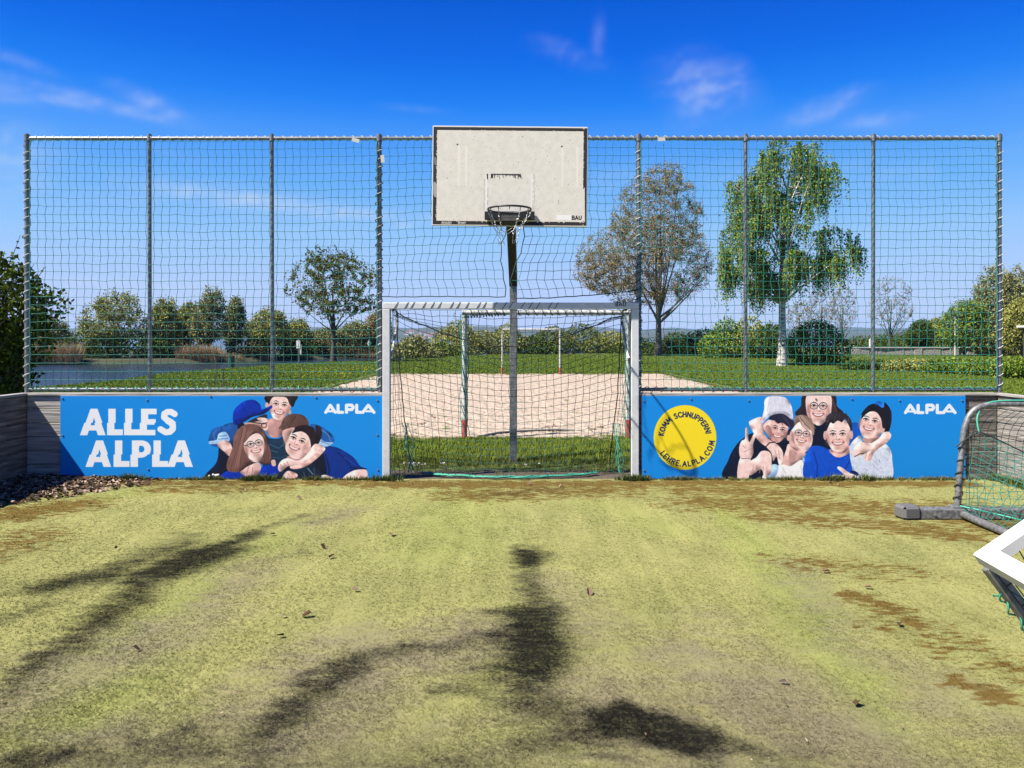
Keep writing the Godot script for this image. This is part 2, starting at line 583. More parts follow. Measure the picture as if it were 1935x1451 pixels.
		soft(c + x * 0.12 + y * 0.34, Vector2(0.2, 0.14) * r, Color8(190, 130, 122), 0.9, turn)
		for sgn in [-1.0, 1.0]:
			var e: Vector2 = c + x * 0.44 * sgn - y * 0.16
			fill(smooth([e - x * 0.32 - y * 0.20, e - y * 0.37 + x * 0.04 * sgn, e + x * 0.33 - y * 0.22, e - y * 0.28 + x * 0.04 * sgn]), eyes)
			fill(smooth([e - x * 0.25 + y * 0.03, e - y * 0.10, e + x * 0.25 + y * 0.03, e + y * 0.08]), Color8(222, 208, 204))
			oval(e - y * 0.01, Vector2(0.10, 0.09) * r, eyes)
			line([e - x * 0.27 + y * 0.02, e - x * 0.1 - y * 0.10, e + x * 0.1 - y * 0.10, e + x * 0.27 + y * 0.02], r * 0.07, eyes)
			line([e - x * 0.2 + y * 0.13, e + y * 0.16, e + x * 0.2 + y * 0.13], r * 0.035, Color8(186, 132, 124))
			oval(c + x * 0.12 * sgn + y * 0.36, Vector2(0.055, 0.035) * r, Color8(134, 78, 74), turn)
			line([c + x * 0.30 * sgn + y * 0.34, c + x * 0.56 * sgn + y * 0.52, c + x * 0.62 * sgn + y * 0.72], r * 0.045, Color8(196, 140, 130))
			if lens:
				ring(e, Vector2(0.38, 0.34) * r, r * 0.06, Color8(52, 46, 54))
		if lens:
			line([c - x * 0.08 - y * 0.18, c + x * 0.08 - y * 0.18], r * 0.05, Color8(52, 46, 54))
		line([c - x * 0.10 + y * 0.05, c - x * 0.16 + y * 0.32, c - x * 0.06 + y * 0.40, c + x * 0.10 + y * 0.40, c + x * 0.17 + y * 0.32], r * 0.04, Color8(188, 130, 122))
		var m := c + y * 0.70
		soft(m + y * 0.06, Vector2(0.8, 0.4) * r, Color8(206, 146, 138), 0.55, turn)
		fill(smooth([m - x * 0.56 - y * 0.14, m - x * 0.16 - y * 0.06, m + x * 0.16 - y * 0.06, m + x * 0.56 - y * 0.14, m + x * 0.30 + y * 0.20, m - x * 0.30 + y * 0.20]), Color8(176, 86, 86))
		fill(smooth([m - x * 0.47 - y * 0.09, m - x * 0.12 - y * 0.02, m + x * 0.12 - y * 0.02, m + x * 0.47 - y * 0.09, m + x * 0.24 + y * 0.12, m - x * 0.24 + y * 0.12]), Color8(244, 240, 238))
		soft(m - x * 0.48 - y * 0.08, Vector2(0.12, 0.10) * r, Color8(90, 40, 44), 0.8)
		soft(m + x * 0.48 - y * 0.08, Vector2(0.12, 0.10) * r, Color8(90, 40, 44), 0.8)

func new_print(w: int, h: int, k: float, o: Vector2, bg: Color) -> Print:
	var p := Print.new()
	p.im = Image.create(w, h, false, Image.FORMAT_RGB8)
	p.im.fill(bg)
	p.k = k
	p.o = o
	p.grain = noise_bytes(80, 64, 0.4, 2, 55)
	p.cloth = noise_bytes(256, 256, 0.03, 4, 56)
	return p

const SHEET_BLUE := [16, 142, 230]

func block_letter(p: Print, ch: String, x: float, y: float, h: float, col: Color, bg: Color) -> void:
	# heavy geometric capitals, sliced across the middle with the lower half slid sideways
	for half in 2:
		var slide := 0.0 if half == 0 else -0.045 * h
		var cut := p.to(Vector2(x, y + 0.53 * h)).y
		p.low = -1e9 if half == 0 else cut
		p.high = cut - 1.0 if half == 0 else 1e9
		var o := Vector2(x + slide, y)
		var put := func(pts: Array, c: Color):
			var q := PackedVector2Array()
			for a in range(0, pts.size(), 2):
				q.append(o + Vector2(pts[a], pts[a + 1]) * h)
			p.fill(q, c)
		match ch:
			"A":
				put.call([0.0, 1.0, 0.34, 0.0, 0.60, 0.0, 0.94, 1.0, 0.66, 1.0, 0.60, 0.82, 0.33, 0.82, 0.27, 1.0], col)
				put.call([0.39, 0.62, 0.47, 0.34, 0.55, 0.62], bg)
			"L":
				put.call([0.0, 0.0, 0.27, 0.0, 0.27, 0.77, 0.58, 0.77, 0.58, 1.0, 0.0, 1.0], col)
			"E":
				put.call([0.0, 0.0, 0.57, 0.0, 0.57, 0.21, 0.26, 0.21, 0.26, 0.39, 0.54, 0.39, 0.54, 0.6, 0.26, 0.6, 0.26, 0.79, 0.57, 0.79, 0.57, 1.0, 0.0, 1.0], col)
			"P":
				put.call([0.0, 0.0, 0.27, 0.0, 0.27, 1.0, 0.0, 1.0], col)
				p.oval(o + Vector2(0.38, 0.325) * h, Vector2(0.32, 0.325) * h, col)
				put.call([0.1, 0.0, 0.40, 0.0, 0.40, 0.65, 0.1, 0.65], col)
				p.oval(o + Vector2(0.36, 0.325) * h, Vector2(0.10, 0.12) * h, bg)
				put.call([0.27, 0.205, 0.36, 0.205, 0.36, 0.445, 0.27, 0.445], bg)
			"S":
				var pts := []
				for q in [0.55, 0.20, 0.43, 0.12, 0.30, 0.115, 0.18, 0.19, 0.17, 0.32, 0.28, 0.42, 0.42, 0.50, 0.53, 0.60, 0.53, 0.76, 0.42, 0.87, 0.27, 0.885, 0.08, 0.77]:
					pts.append(q * h)
				var l := []
				for a in range(0, pts.size(), 2):
					l.append(o + Vector2(pts[a], pts[a + 1]))
				p.line(l, 0.23 * h, col)
	p.low = -1e9
	p.high = 1e9

func round_logo(p: Print, x: float, y: float, h: float, col: Color) -> void:
	# five rounded letters that lean on one another
	var w := h * 0.30
	var t := w * 0.5
	var hh := h - w
	p.line([Vector2(x + t, y + h - t), Vector2(x + h * 0.58, y + t), Vector2(x + h * 1.05, y + h - t)], w, col)
	p.line([Vector2(x + h * 0.4, y + h * 0.74), Vector2(x + h * 0.9, y + h * 0.74)], w * 0.7, col)
	p.line([Vector2(x + h * 1.32, y + t), Vector2(x + h * 1.32, y + h - t), Vector2(x + h * 1.75, y + h - t)], w, col)
	p.line([Vector2(x + h * 2.12, y + h - t), Vector2(x + h * 2.12, y + t), Vector2(x + h * 2.62, y + t), Vector2(x + h * 2.76, y + h * 0.36), Vector2(x + h * 2.62, y + h * 0.58), Vector2(x + h * 2.2, y + h * 0.58)], w, col)
	p.line([Vector2(x + h * 3.08, y + t), Vector2(x + h * 3.08, y + h - t), Vector2(x + h * 3.5, y + h - t)], w, col)
	p.line([Vector2(x + h * 3.66, y + h - t), Vector2(x + h * 4.18, y + t), Vector2(x + h * 4.72, y + h - t)], w, col)
	p.line([Vector2(x + h * 4.0, y + h * 0.74), Vector2(x + h * 4.5, y + h * 0.74)], w * 0.7, col)

func hair_strands(p: Print, a: Vector2, b: Vector2, spread: Vector2, n: int, w: float, c0: Color, c1: Color, bow: Vector2) -> void:
	for k in n:
		var f := rng.randf_range(-1, 1)
		var q := a + spread * f
		var r := b + spread * (f * 1.4) + Vector2(rng.randf_range(-8, 8), rng.randf_range(-20, 20))
		p.line([q, q.lerp(r, 0.5) + bow * f, r], w, c0.lerp(c1, rng.randf()))

func paint_first_panel() -> ImageTexture:
	rng.seed = 41
	var bg := Color8(SHEET_BLUE[0], SHEET_BLUE[1], SHEET_BLUE[2])
	var p := new_print(1830, 486, 3.0, Vector2(113, 745), bg)
	var white := Color8(240, 244, 250)
	# big slogan
	var x0 := [152.5, 204.0, 236.0, 266.0, 301.0]
	for a in 5:
		block_letter(p, "ALLES"[a], x0[a], 770.5, 52.0, white, bg)
	x0 = [163.0, 216.5, 248.5, 289.5, 318.0]
	for a in 5:
		block_letter(p, "ALPLA"[a], x0[a], 832.5, 52.0, white, bg)
	round_logo(p, 613.0, 760.5, 20.0, white)
	# group portrait, drawn in its own units
	p.d = Vector2(360, 730)
	p.s = 1.0 / 5.092
	var skin := Color8(238, 203, 196)
	var skin2 := Color8(222, 178, 170)
	var skin3 := Color8(188, 144, 140)
	var dark := Color8(12, 20, 44)
	p.form([140, 912, 250, 740, 270, 560, 250, 420, 430, 340, 560, 420, 600, 912], dark)
	p.form([230, 400, 330, 372, 440, 345, 450, 480, 400, 560, 260, 590, 178, 545, 188, 450], Color8(28, 80, 150))
	p.stroke([250, 410, 220, 470, 240, 520], 10, Color8(70, 120, 185))
	p.stroke([300, 390, 290, 450], 8, Color8(20, 55, 110))
	p.form([270, 455, 340, 438, 378, 520, 300, 545, 190, 560, 180, 530, 250, 515], Color8(150, 186, 226))
	p.stroke([280, 480, 350, 470], 7, Color8(90, 130, 190))
	p.stroke([270, 510, 360, 500], 7, Color8(90, 130, 190))
	p.form([255, 560, 330, 520, 392, 565, 405, 690, 330, 640], skin)
	p.form([330, 640, 392, 600, 405, 690], skin2)
	# boy at the back
	p.form([700, 470, 760, 500, 860, 500, 930, 430, 980, 640, 940, 912, 720, 912], Color8(22, 48, 72))
	p.stroke([760, 560, 850, 600, 900, 560], 10, Color8(50, 92, 120))
	p.stroke([770, 620, 840, 640], 8, Color8(52, 96, 124))
	p.stroke([790, 690, 870, 700, 920, 670], 9, Color8(40, 76, 102))
	p.form([735, 320, 910, 290, 890, 440, 850, 492, 770, 485, 728, 430], skin3)
	p.form([765, 70, 955, 70, 968, 180, 930, 260, 872, 318, 800, 300, 768, 230, 748, 150], skin)
	p.form([930, 120, 968, 180, 930, 260, 872, 318, 850, 300, 905, 230], skin2)
	p.form([732, 70, 1018, 70, 1008, 140, 985, 190, 955, 160, 925, 96, 860, 86, 800, 88, 772, 120, 758, 158, 733, 150], Color8(34, 28, 34))
	p.oval(Vector2(736, 168), Vector2(16, 26), skin2)
	p.oval(Vector2(956, 238), Vector2(14, 24), skin2)
	p.face(Vector2(862, 178), 92, 0.16, Color8(52, 40, 44))
	# cap
	p.form([560, 330, 720, 262, 738, 300, 720, 335, 600, 345], Color8(40, 32, 38))
	p.form([515, 350, 600, 338, 715, 332, 748, 400, 722, 424, 690, 404, 650, 384, 600, 372, 540, 372], skin2)
	p.form([640, 300, 730, 300, 738, 350, 690, 350], skin)
	p.stroke([580, 338, 700, 356, 735, 345], 9, Color8(30, 26, 34))
	p.ring(Vector2(708, 372), Vector2(24, 24), 7, Color8(36, 30, 38))
	p.form([408, 300, 420, 220, 490, 148, 560, 118, 620, 120, 672, 165, 690, 212, 782, 172, 776, 205, 700, 262, 600, 286, 520, 335, 440, 368, 414, 345], Color8(2, 44, 160))
	p.form([414, 330, 520, 290, 640, 248, 700, 225, 780, 190, 776, 205, 700, 262, 600, 286, 520, 335, 440, 368], Color8(1, 28, 112))
	p.stroke([490, 150, 520, 220, 560, 270], 6, Color8(1, 32, 124))
	# girl with long hair
	p.form([318, 912, 345, 830, 500, 830, 580, 860, 700, 780, 830, 770, 850, 912], Color8(4, 48, 164))
	p.form([480, 830, 640, 740, 680, 800, 620, 890, 540, 880], skin2)
	p.form([402, 600, 420, 480, 470, 400, 560, 358, 660, 378, 722, 450, 742, 540, 775, 650, 765, 745, 690, 760, 640, 730, 560, 770, 470, 834, 362, 826, 350, 740], Color8(112, 78, 72))
	hair_strands(p, Vector2(520, 400), Vector2(430, 800), Vector2(44, 0), 26, 8, Color8(84, 56, 54), Color8(158, 118, 108), Vector2(-20, 0))
	hair_strands(p, Vector2(690, 440), Vector2(730, 730), Vector2(22, 0), 14, 7, Color8(84, 56, 54), Color8(140, 102, 94), Vector2(10, 0))
	p.form([540, 470, 600, 415, 665, 440, 708, 520, 708, 620, 685, 700, 645, 738, 580, 722, 530, 640, 512, 560], Color8(244, 212, 204))
	p.form([540, 600, 560, 690, 600, 725, 580, 722, 530, 640, 512, 560], skin2)
	p.face(Vector2(620, 566), 90, -0.18, Color8(66, 46, 46), true)
	p.stroke([520, 570, 545, 575], 7, Color8(40, 34, 40))
	p.form([505, 560, 528, 470, 590, 402, 668, 405, 716, 480, 722, 560, 700, 500, 655, 452, 600, 462, 545, 510], Color8(112, 78, 72))
	hair_strands(p, Vector2(600, 420), Vector2(530, 520), Vector2(14, -6), 8, 6, Color8(88, 60, 58), Color8(150, 112, 102), Vector2(0, 0))
	p.stroke([560, 790, 540, 850], 8, skin3)
	p.stroke([600, 790, 590, 860], 8, skin3)
	# fifth friend behind, arm round the others
	p.form([1000, 912, 1100, 780, 1270, 600, 1400, 588, 1560, 680, 1640, 780, 1700, 806, 1570, 836, 1480, 912], Color8(4, 46, 132))
	p.stroke([1420, 640, 1520, 740, 1560, 820], 14, Color8(2, 30, 96))
	p.stroke([1300, 660, 1340, 800, 1330, 890], 16, Color8(2, 26, 80))
	p.stroke([1480, 690, 1590, 770], 9, Color8(18, 70, 170))
	p.form([930, 912, 930, 720, 1180, 700, 1270, 630, 1290, 912], dark)
	p.form([1470, 908, 1560, 826, 1685, 812, 1708, 868, 1690, 902], skin)
	p.form([1232, 885, 1290, 864, 1350, 882, 1378, 905, 1240, 905], skin)
	p.form([1150, 372, 1230, 368, 1330, 430, 1390, 505, 1360, 565, 1290, 570, 1230, 520], Color8(26, 84, 158))
	p.stroke([1270, 420, 1330, 470, 1350, 530], 10, Color8(84, 136, 200))
	p.form([1240, 500, 1300, 535, 1378, 542, 1310, 585, 1230, 555], Color8(156, 192, 228))
	p.stroke([1260, 530, 1330, 560], 6, Color8(80, 120, 180))
	p.form([870, 390, 900, 300, 980, 258, 1080, 268, 1135, 330, 1125, 400, 1000, 424, 900, 430], Color8(88, 62, 58))
	hair_strands(p, Vector2(1000, 275), Vector2(930, 410), Vector2(60, 10), 22, 7, Color8(64, 44, 42), Color8(134, 100, 90), Vector2(-10, 0))
	p.form([886, 430, 960, 398, 1010, 398, 965, 470, 935, 570, 902, 530], skin2)
	# girl with dark hair tied back
	p.form([1000, 400, 1080, 368, 1180, 390, 1205, 440, 1208, 372, 1258, 400, 1264, 480, 1215, 585, 1160, 610, 1140, 500, 1090, 420], Color8(34, 24, 34))
	p.form([935, 680, 1060, 680, 1110, 690, 1060, 765, 945, 755], skin3)
	p.form([922, 545, 958, 470, 1000, 408, 1082, 392, 1160, 450, 1190, 530, 1162, 612, 1100, 692, 1000, 705, 938, 655, 914, 600], skin)
	p.form([1160, 450, 1190, 530, 1162, 612, 1100, 692, 1040, 702, 1120, 600], skin2)
	p.oval(Vector2(1142, 622), Vector2(26, 38), skin2, 0.4)
	p.form([975, 450, 1030, 384, 1120, 378, 1188, 425, 1206, 520, 1170, 606, 1152, 520, 1122, 462, 1070, 432, 1015, 440], Color8(34, 24, 34))
	p.face(Vector2(1026, 528), 102, 0.42, Color8(30, 20, 28))
	p.form([830, 912, 850, 840, 940, 822, 1060, 782, 1200, 760, 1240, 912], Color8(18, 34, 54))
	p.stroke([1130, 800, 1180, 860], 12, Color8(90, 120, 148))
	p.stroke([1090, 840, 1110, 890], 8, Color8(60, 86, 114))
	p.stroke([1190, 800, 1200, 880], 9, Color8(50, 76, 104))
	p.form([1200, 556, 1295, 592, 1270, 652, 1130, 772, 1000, 808, 950, 775, 868, 834, 842, 790, 870, 728, 935, 698, 1040, 722, 1130, 650], skin)
	p.form([1270, 652, 1130, 772, 1000, 808, 960, 780, 1110, 740, 1230, 640], skin2)
	p.stroke([868, 760, 880, 800], 6, skin3)
	p.stroke([900, 745, 915, 790], 6, skin3)
	p.stroke([932, 735, 950, 775], 6, skin3)
	p.form([888, 898, 930, 828, 1000, 840, 1034, 868, 1000, 902], skin2)
	p.stroke([940, 850, 960, 890], 6, skin3)
	p.form([776, 726, 812, 716, 822, 770, 790, 776], skin2)
	return finish_print(p.im, 4)

func finish_print(im: Image, sd: int) -> ImageTexture:
	im.resize(im.get_width() / 3, im.get_height() / 3, Image.INTERPOLATE_LANCZOS)
	im.resize(im.get_width() * 2, im.get_height() * 2, Image.INTERPOLATE_CUBIC)
	return ImageTexture.create_from_image(im)

func ring_text(p: Print, words: String, c: Vector2, r: float, from_deg: float, to_deg: float, way: float, col: Color) -> void:
	# letters set round a circle, spread evenly between two angles
	var h := 9.4
	var total := 0.0
	for ch in words:
		total += (p.glyph(ch)[-1] as float) * h
	var arc := absf(deg_to_rad(to_deg - from_deg)) * (r - way * h * 0.45)
	var gap := (arc - total) / (words.length() - 1)
	var ang := deg_to_rad(from_deg)
	for ch in words:
		var w: float = p.glyph(ch)[-1]
		var mid := ang + way * w * h * 0.5 / r
		var dir := Vector2(cos(mid), sin(mid))
		var right := Vector2(-sin(mid), cos(mid)) * way
		p.letter(ch, c + dir * r - right * w * h * 0.5, right * h, -dir * way * h, 2.2, col)
		ang += way * (w * h + gap) / (r - way * h * 0.45)

func paint_second_panel() -> ImageTexture:
	rng.seed = 42
	var bg := Color8(SHEET_BLUE[0], SHEET_BLUE[1], SHEET_BLUE[2])
	var p := new_print(1839, 486, 3.0, Vector2(1212, 745), bg)
	var white := Color8(240, 244, 250)
	round_logo(p, 1708.5, 760.5, 20.5, white)
	# yellow sticker with ring lettering
	var c := Vector2(1294.4, 826.7)
	p.oval(c, Vector2(59.5, 63.5), Color8(252, 226, 40))
	var navy := Color8(22, 36, 96)
	ring_text(p, "KOMM SCHNUPPERN!", c, 50.0, 186.0, 349.0, 1.0, navy)
	ring_text(p, "LEHRE.ALPLA.COM", c, 47.0, 146.0, 8.0, -1.0, navy)
	p.d = Vector2(1380, 730)
	p.s = 1.0 / 5.691
	var skin := Color8(240, 207, 200)
	var skin2 := Color8(224, 181, 174)
	var skin3 := Color8(190, 146, 142)
	var dark := Color8(12, 22, 46)
	# girl in the middle at the back
	p.form([700, 295, 760, 200, 800, 70, 1110, 70, 1150, 200, 1215, 292, 1000, 430, 880, 430], Color8(40, 30, 40))
	hair_strands(p, Vector2(1090, 100), Vector2(1140, 280), Vector2(14, 0), 12, 8, Color8(40, 28, 36), Color8(110, 80, 78), Vector2(6, 0))
	p.form([600, 640, 640, 450, 880, 376, 1010, 396, 1100, 700, 820, 720, 700, 720], dark)
	p.form([835, 70, 1070, 70, 1088, 250, 1062, 320, 992, 402, 930, 414, 860, 352, 820, 260], skin)
	p.form([820, 260, 845, 180, 870, 320, 930, 414, 860, 352], skin2)
	p.face(Vector2(950, 215), 112, 0.03, Color8(46, 34, 40), true)
	p.form([1290, 420, 1350, 380, 1400, 420, 1400, 560, 1290, 640], Color8(10, 84, 190))
	# friend with the knitted hat
	p.form([-45, 1020, -20, 800, 60, 640, 150, 552, 260, 500, 420, 560, 640, 580, 650, 1020], dark)
	for a in 9:
		p.stroke([30 - a * 4, 720 + a * 32, 90 - a * 2, 700 + a * 34], 5, Color8(30, 44, 74))
	p.form([200, 388, 250, 345, 345, 325, 365, 450, 385, 540, 470, 612, 400, 655, 300, 580, 250, 500], skin)
	p.form([300, 580, 330, 520, 470, 612, 400, 655], skin2)
	p.form([355, 420, 430, 350, 600, 380, 622, 450, 592, 540, 520, 607, 450, 584, 390, 500], skin2)
	p.form([380, 430, 420, 420, 470, 540, 520, 600, 450, 584, 390, 500], skin3)
	p.face(Vector2(520, 470), 92, 0.24, Color8(44, 36, 46))
	p.form([415, 345, 460, 290, 560, 280, 660, 340, 695, 400, 665, 455, 610, 420, 560, 385, 510, 395, 480, 365], Color8(38, 38, 62))
	hair_strands(p, Vector2(540, 300), Vector2(590, 400), Vector2(70, 20), 18, 7, Color8(26, 26, 46), Color8(66, 66, 100), Vector2(10, 0))
	p.form([365, 155, 398, 100, 500, 90, 600, 110, 656, 190, 678, 330, 662, 350, 560, 285, 430, 312, 345, 404, 334, 372, 365, 230], Color8(214, 214, 228))
	p.form([334, 372, 420, 290, 560, 255, 668, 310, 662, 350, 560, 285, 430, 312, 345, 404], Color8(186, 186, 206))
	p.stroke([420, 130, 400, 260], 5, Color8(196, 196, 214))
	p.stroke([520, 110, 530, 250], 5, Color8(198, 198, 216))
	# fair boy with glasses
	p.form([600, 690, 640, 620, 800, 710, 770, 800, 650, 866, 560, 860], skin2)
	p.form([640, 690, 720, 720, 700, 800, 640, 820], skin3)
	p.form([430, 900, 560, 850, 650, 868, 770, 800, 850, 880, 910, 1020, 370, 1020], Color8(238, 238, 238))
	p.stroke([560, 880, 600, 960], 7, Color8(206, 206, 212))
	p.stroke([760, 860, 770, 960], 7, Color8(208, 208, 214))
	p.form([778, 765, 832, 830, 905, 920, 940, 1020, 880, 1020, 800, 875], Color8(150, 190, 235))
	p.stroke([830, 850, 890, 960], 9, Color8(40, 80, 160))
	p.form([440, 860, 520, 870, 480, 1000, 400, 1010], Color8(160, 196, 236))
	p.form([690, 372, 700, 318, 780, 298, 860, 338, 905, 420, 898, 525, 862, 475, 800, 390, 740, 380, 690, 440], Color8(152, 122, 112))
	p.form([640, 512, 680, 440, 740, 378, 820, 388, 872, 480, 888, 570, 862, 662, 792, 722, 700, 694, 640, 622], skin)
	p.form([640, 512, 665, 480, 700, 620, 792, 722, 700, 694, 640, 622], skin2)
	p.oval(Vector2(628, 555), Vector2(20, 34), skin2)
	p.face(Vector2(775, 520), 98, 0.16, Color8(84, 64, 62), true)
	hair_strands(p, Vector2(760, 310), Vector2(880, 450), Vector2(30, -10), 16, 8, Color8(116, 88, 80), Color8(206, 180, 164), Vector2(16, -14))
	# hands
	p.form([385, 642, 470, 606, 552, 680, 572, 770, 545, 868, 520, 845, 498, 760, 462, 812, 440, 720], skin)
	p.stroke([480, 690, 500, 770], 6, skin3)
	p.stroke([520, 690, 535, 790], 6, skin3)
	p.stroke([388, 648, 420, 612, 480, 600], 12, Color8(18, 18, 26))
	p.form([105, 780, 215, 780, 205, 900, 190, 1020, 78, 1020], skin)
	p.form([94, 682, 118, 592, 158, 562, 162, 452, 188, 448, 196, 578, 214, 590, 262, 488, 288, 500, 248, 622, 250, 720, 212, 792, 118, 792], skin)
	p.stroke([130, 640, 170, 670], 7, skin3)
	p.stroke([150, 710, 210, 680], 7, skin3)
	p.stroke([120, 785, 210, 782], 6, Color8(90, 90, 110))
	p.form([196, 836, 280, 770, 340, 700, 432, 722, 446, 850, 432, 955, 370, 990, 330, 905, 210, 972], skin)
	for a in 5:
		p.stroke([250 + a * 36, 850 + a * 8, 240 + a * 38, 930 + a * 8], 6, skin3)
	# boy in the blue shirt
	p.form([815, 1020, 835, 700, 930, 640, 1080, 690, 1170, 775, 1300, 690, 1345, 760, 1340, 1020], Color8(12, 78, 196))
	p.stroke([900, 720, 940, 860, 930, 980], 14, Color8(6, 56, 160))
	p.stroke([1290, 800, 1240, 900], 12, Color8(6, 52, 150))
	p.stroke([1090, 745, 1180, 800, 1290, 730], 10, Color8(8, 60, 168))
	p.form([1076, 680, 1275, 640, 1312, 705, 1180, 772, 1100, 744], skin2)
	p.form([1080, 690, 1270, 650, 1230, 720, 1150, 730], skin3)
	p.oval(Vector2(1022, 528), Vector2(20, 50), skin2)
	p.oval(Vector2(1302, 520), Vector2(20, 50), skin2)
	p.form([1030, 450, 1070, 388, 1240, 358, 1292, 450, 1286, 560, 1270, 640, 1210, 704, 1120, 704, 1060, 630, 1040, 560], skin)
	p.form([1292, 450, 1286, 560, 1270, 640, 1210, 704, 1180, 704, 1250, 580], skin2)
	p.form([1030, 480, 1038, 330, 1130, 268, 1240, 288, 1302, 360, 1308, 480, 1282, 430, 1240, 345, 1200, 380, 1160, 360, 1110, 395, 1080, 380, 1056, 430], Color8(46, 40, 50))
	hair_strands(p, Vector2(1160, 285), Vector2(1150, 370), Vector2(90, 0), 18, 8, Color8(34, 28, 38), Color8(86, 76, 84), Vector2(12, 0))
	p.face(Vector2(1158, 530), 118, -0.02, Color8(54, 48, 52))
	# girl at the right end
	p.form([1412, 300, 1480, 200, 1570, 172, 1650, 200, 1662, 158, 1722, 230, 1738, 330, 1712, 470, 1660, 490, 1630, 380, 1560, 230], Color8(24, 24, 40))
	p.form([1556, 184, 1600, 142, 1652, 188, 1642, 218], Color8(34, 116, 224))
	p.form([1428, 556, 1585, 530, 1600, 590, 1480, 625], skin3)
	p.form([1396, 402, 1428, 290, 1500, 212, 1570, 218, 1640, 300, 1652, 430, 1600, 532, 1500, 562, 1430, 542, 1398, 470], skin)
	p.form([1640, 300, 1652, 430, 1600, 532, 1500, 562, 1480, 556, 1590, 440], skin2)
	p.oval(Vector2(1640, 460), Vector2(24, 42), skin2, 0.2)
	p.form([1408, 345, 1445, 240, 1520, 186, 1600, 196, 1664, 280, 1674, 430, 1640, 440, 1622, 340, 1572, 268, 1505, 262, 1452, 300], Color8(24, 24, 40))
	p.face(Vector2(1505, 375), 110, 0.22, Color8(26, 22, 32))
	p.form([1285, 672, 1320, 590, 1400, 526, 1440, 610, 1640, 610, 1722, 678, 1744, 800, 1726, 1020, 1380, 1020, 1304, 850], Color8(204, 214, 234))
	for a in 10:
		var q := Vector2(rng.randf_range(1380, 1690), rng.randf_range(760, 960))
		p.line([q, q + Vector2(rng.randf_range(-20, 40), rng.randf_range(20, 60))], 7, Color8(164, 178, 208))
	p.form([1490, 642, 1600, 560, 1642, 500, 1702, 486, 1734, 530, 1692, 602, 1562, 702, 1502, 812, 1432, 770], skin)
	p.form([1642, 590, 1692, 602, 1562, 702, 1502, 812, 1480, 790, 1550, 680], skin2)
	p.stroke([1470, 720, 1450, 780], 6, skin3)
	p.stroke([1500, 730, 1490, 800], 6, skin3)
	p.form([1326, 682, 1390, 598, 1480, 622, 1534, 660, 1450, 732, 1340, 764], skin)
	p.stroke([1340, 764, 1400, 730, 1440, 730], 8, Color8(24, 24, 30))
	p.form([1100, 990, 1108, 966, 1220, 966, 1152, 892, 1186, 876, 1290, 948, 1340, 962, 1330, 1020, 1200, 1020], skin)
	p.stroke([1220, 968, 1280, 985], 6, skin3)
	p.form([1290, 930, 1330, 918, 1380, 950, 1370, 980, 1330, 962], Color8(24, 40, 100))
	return finish_print(p.im, 5)

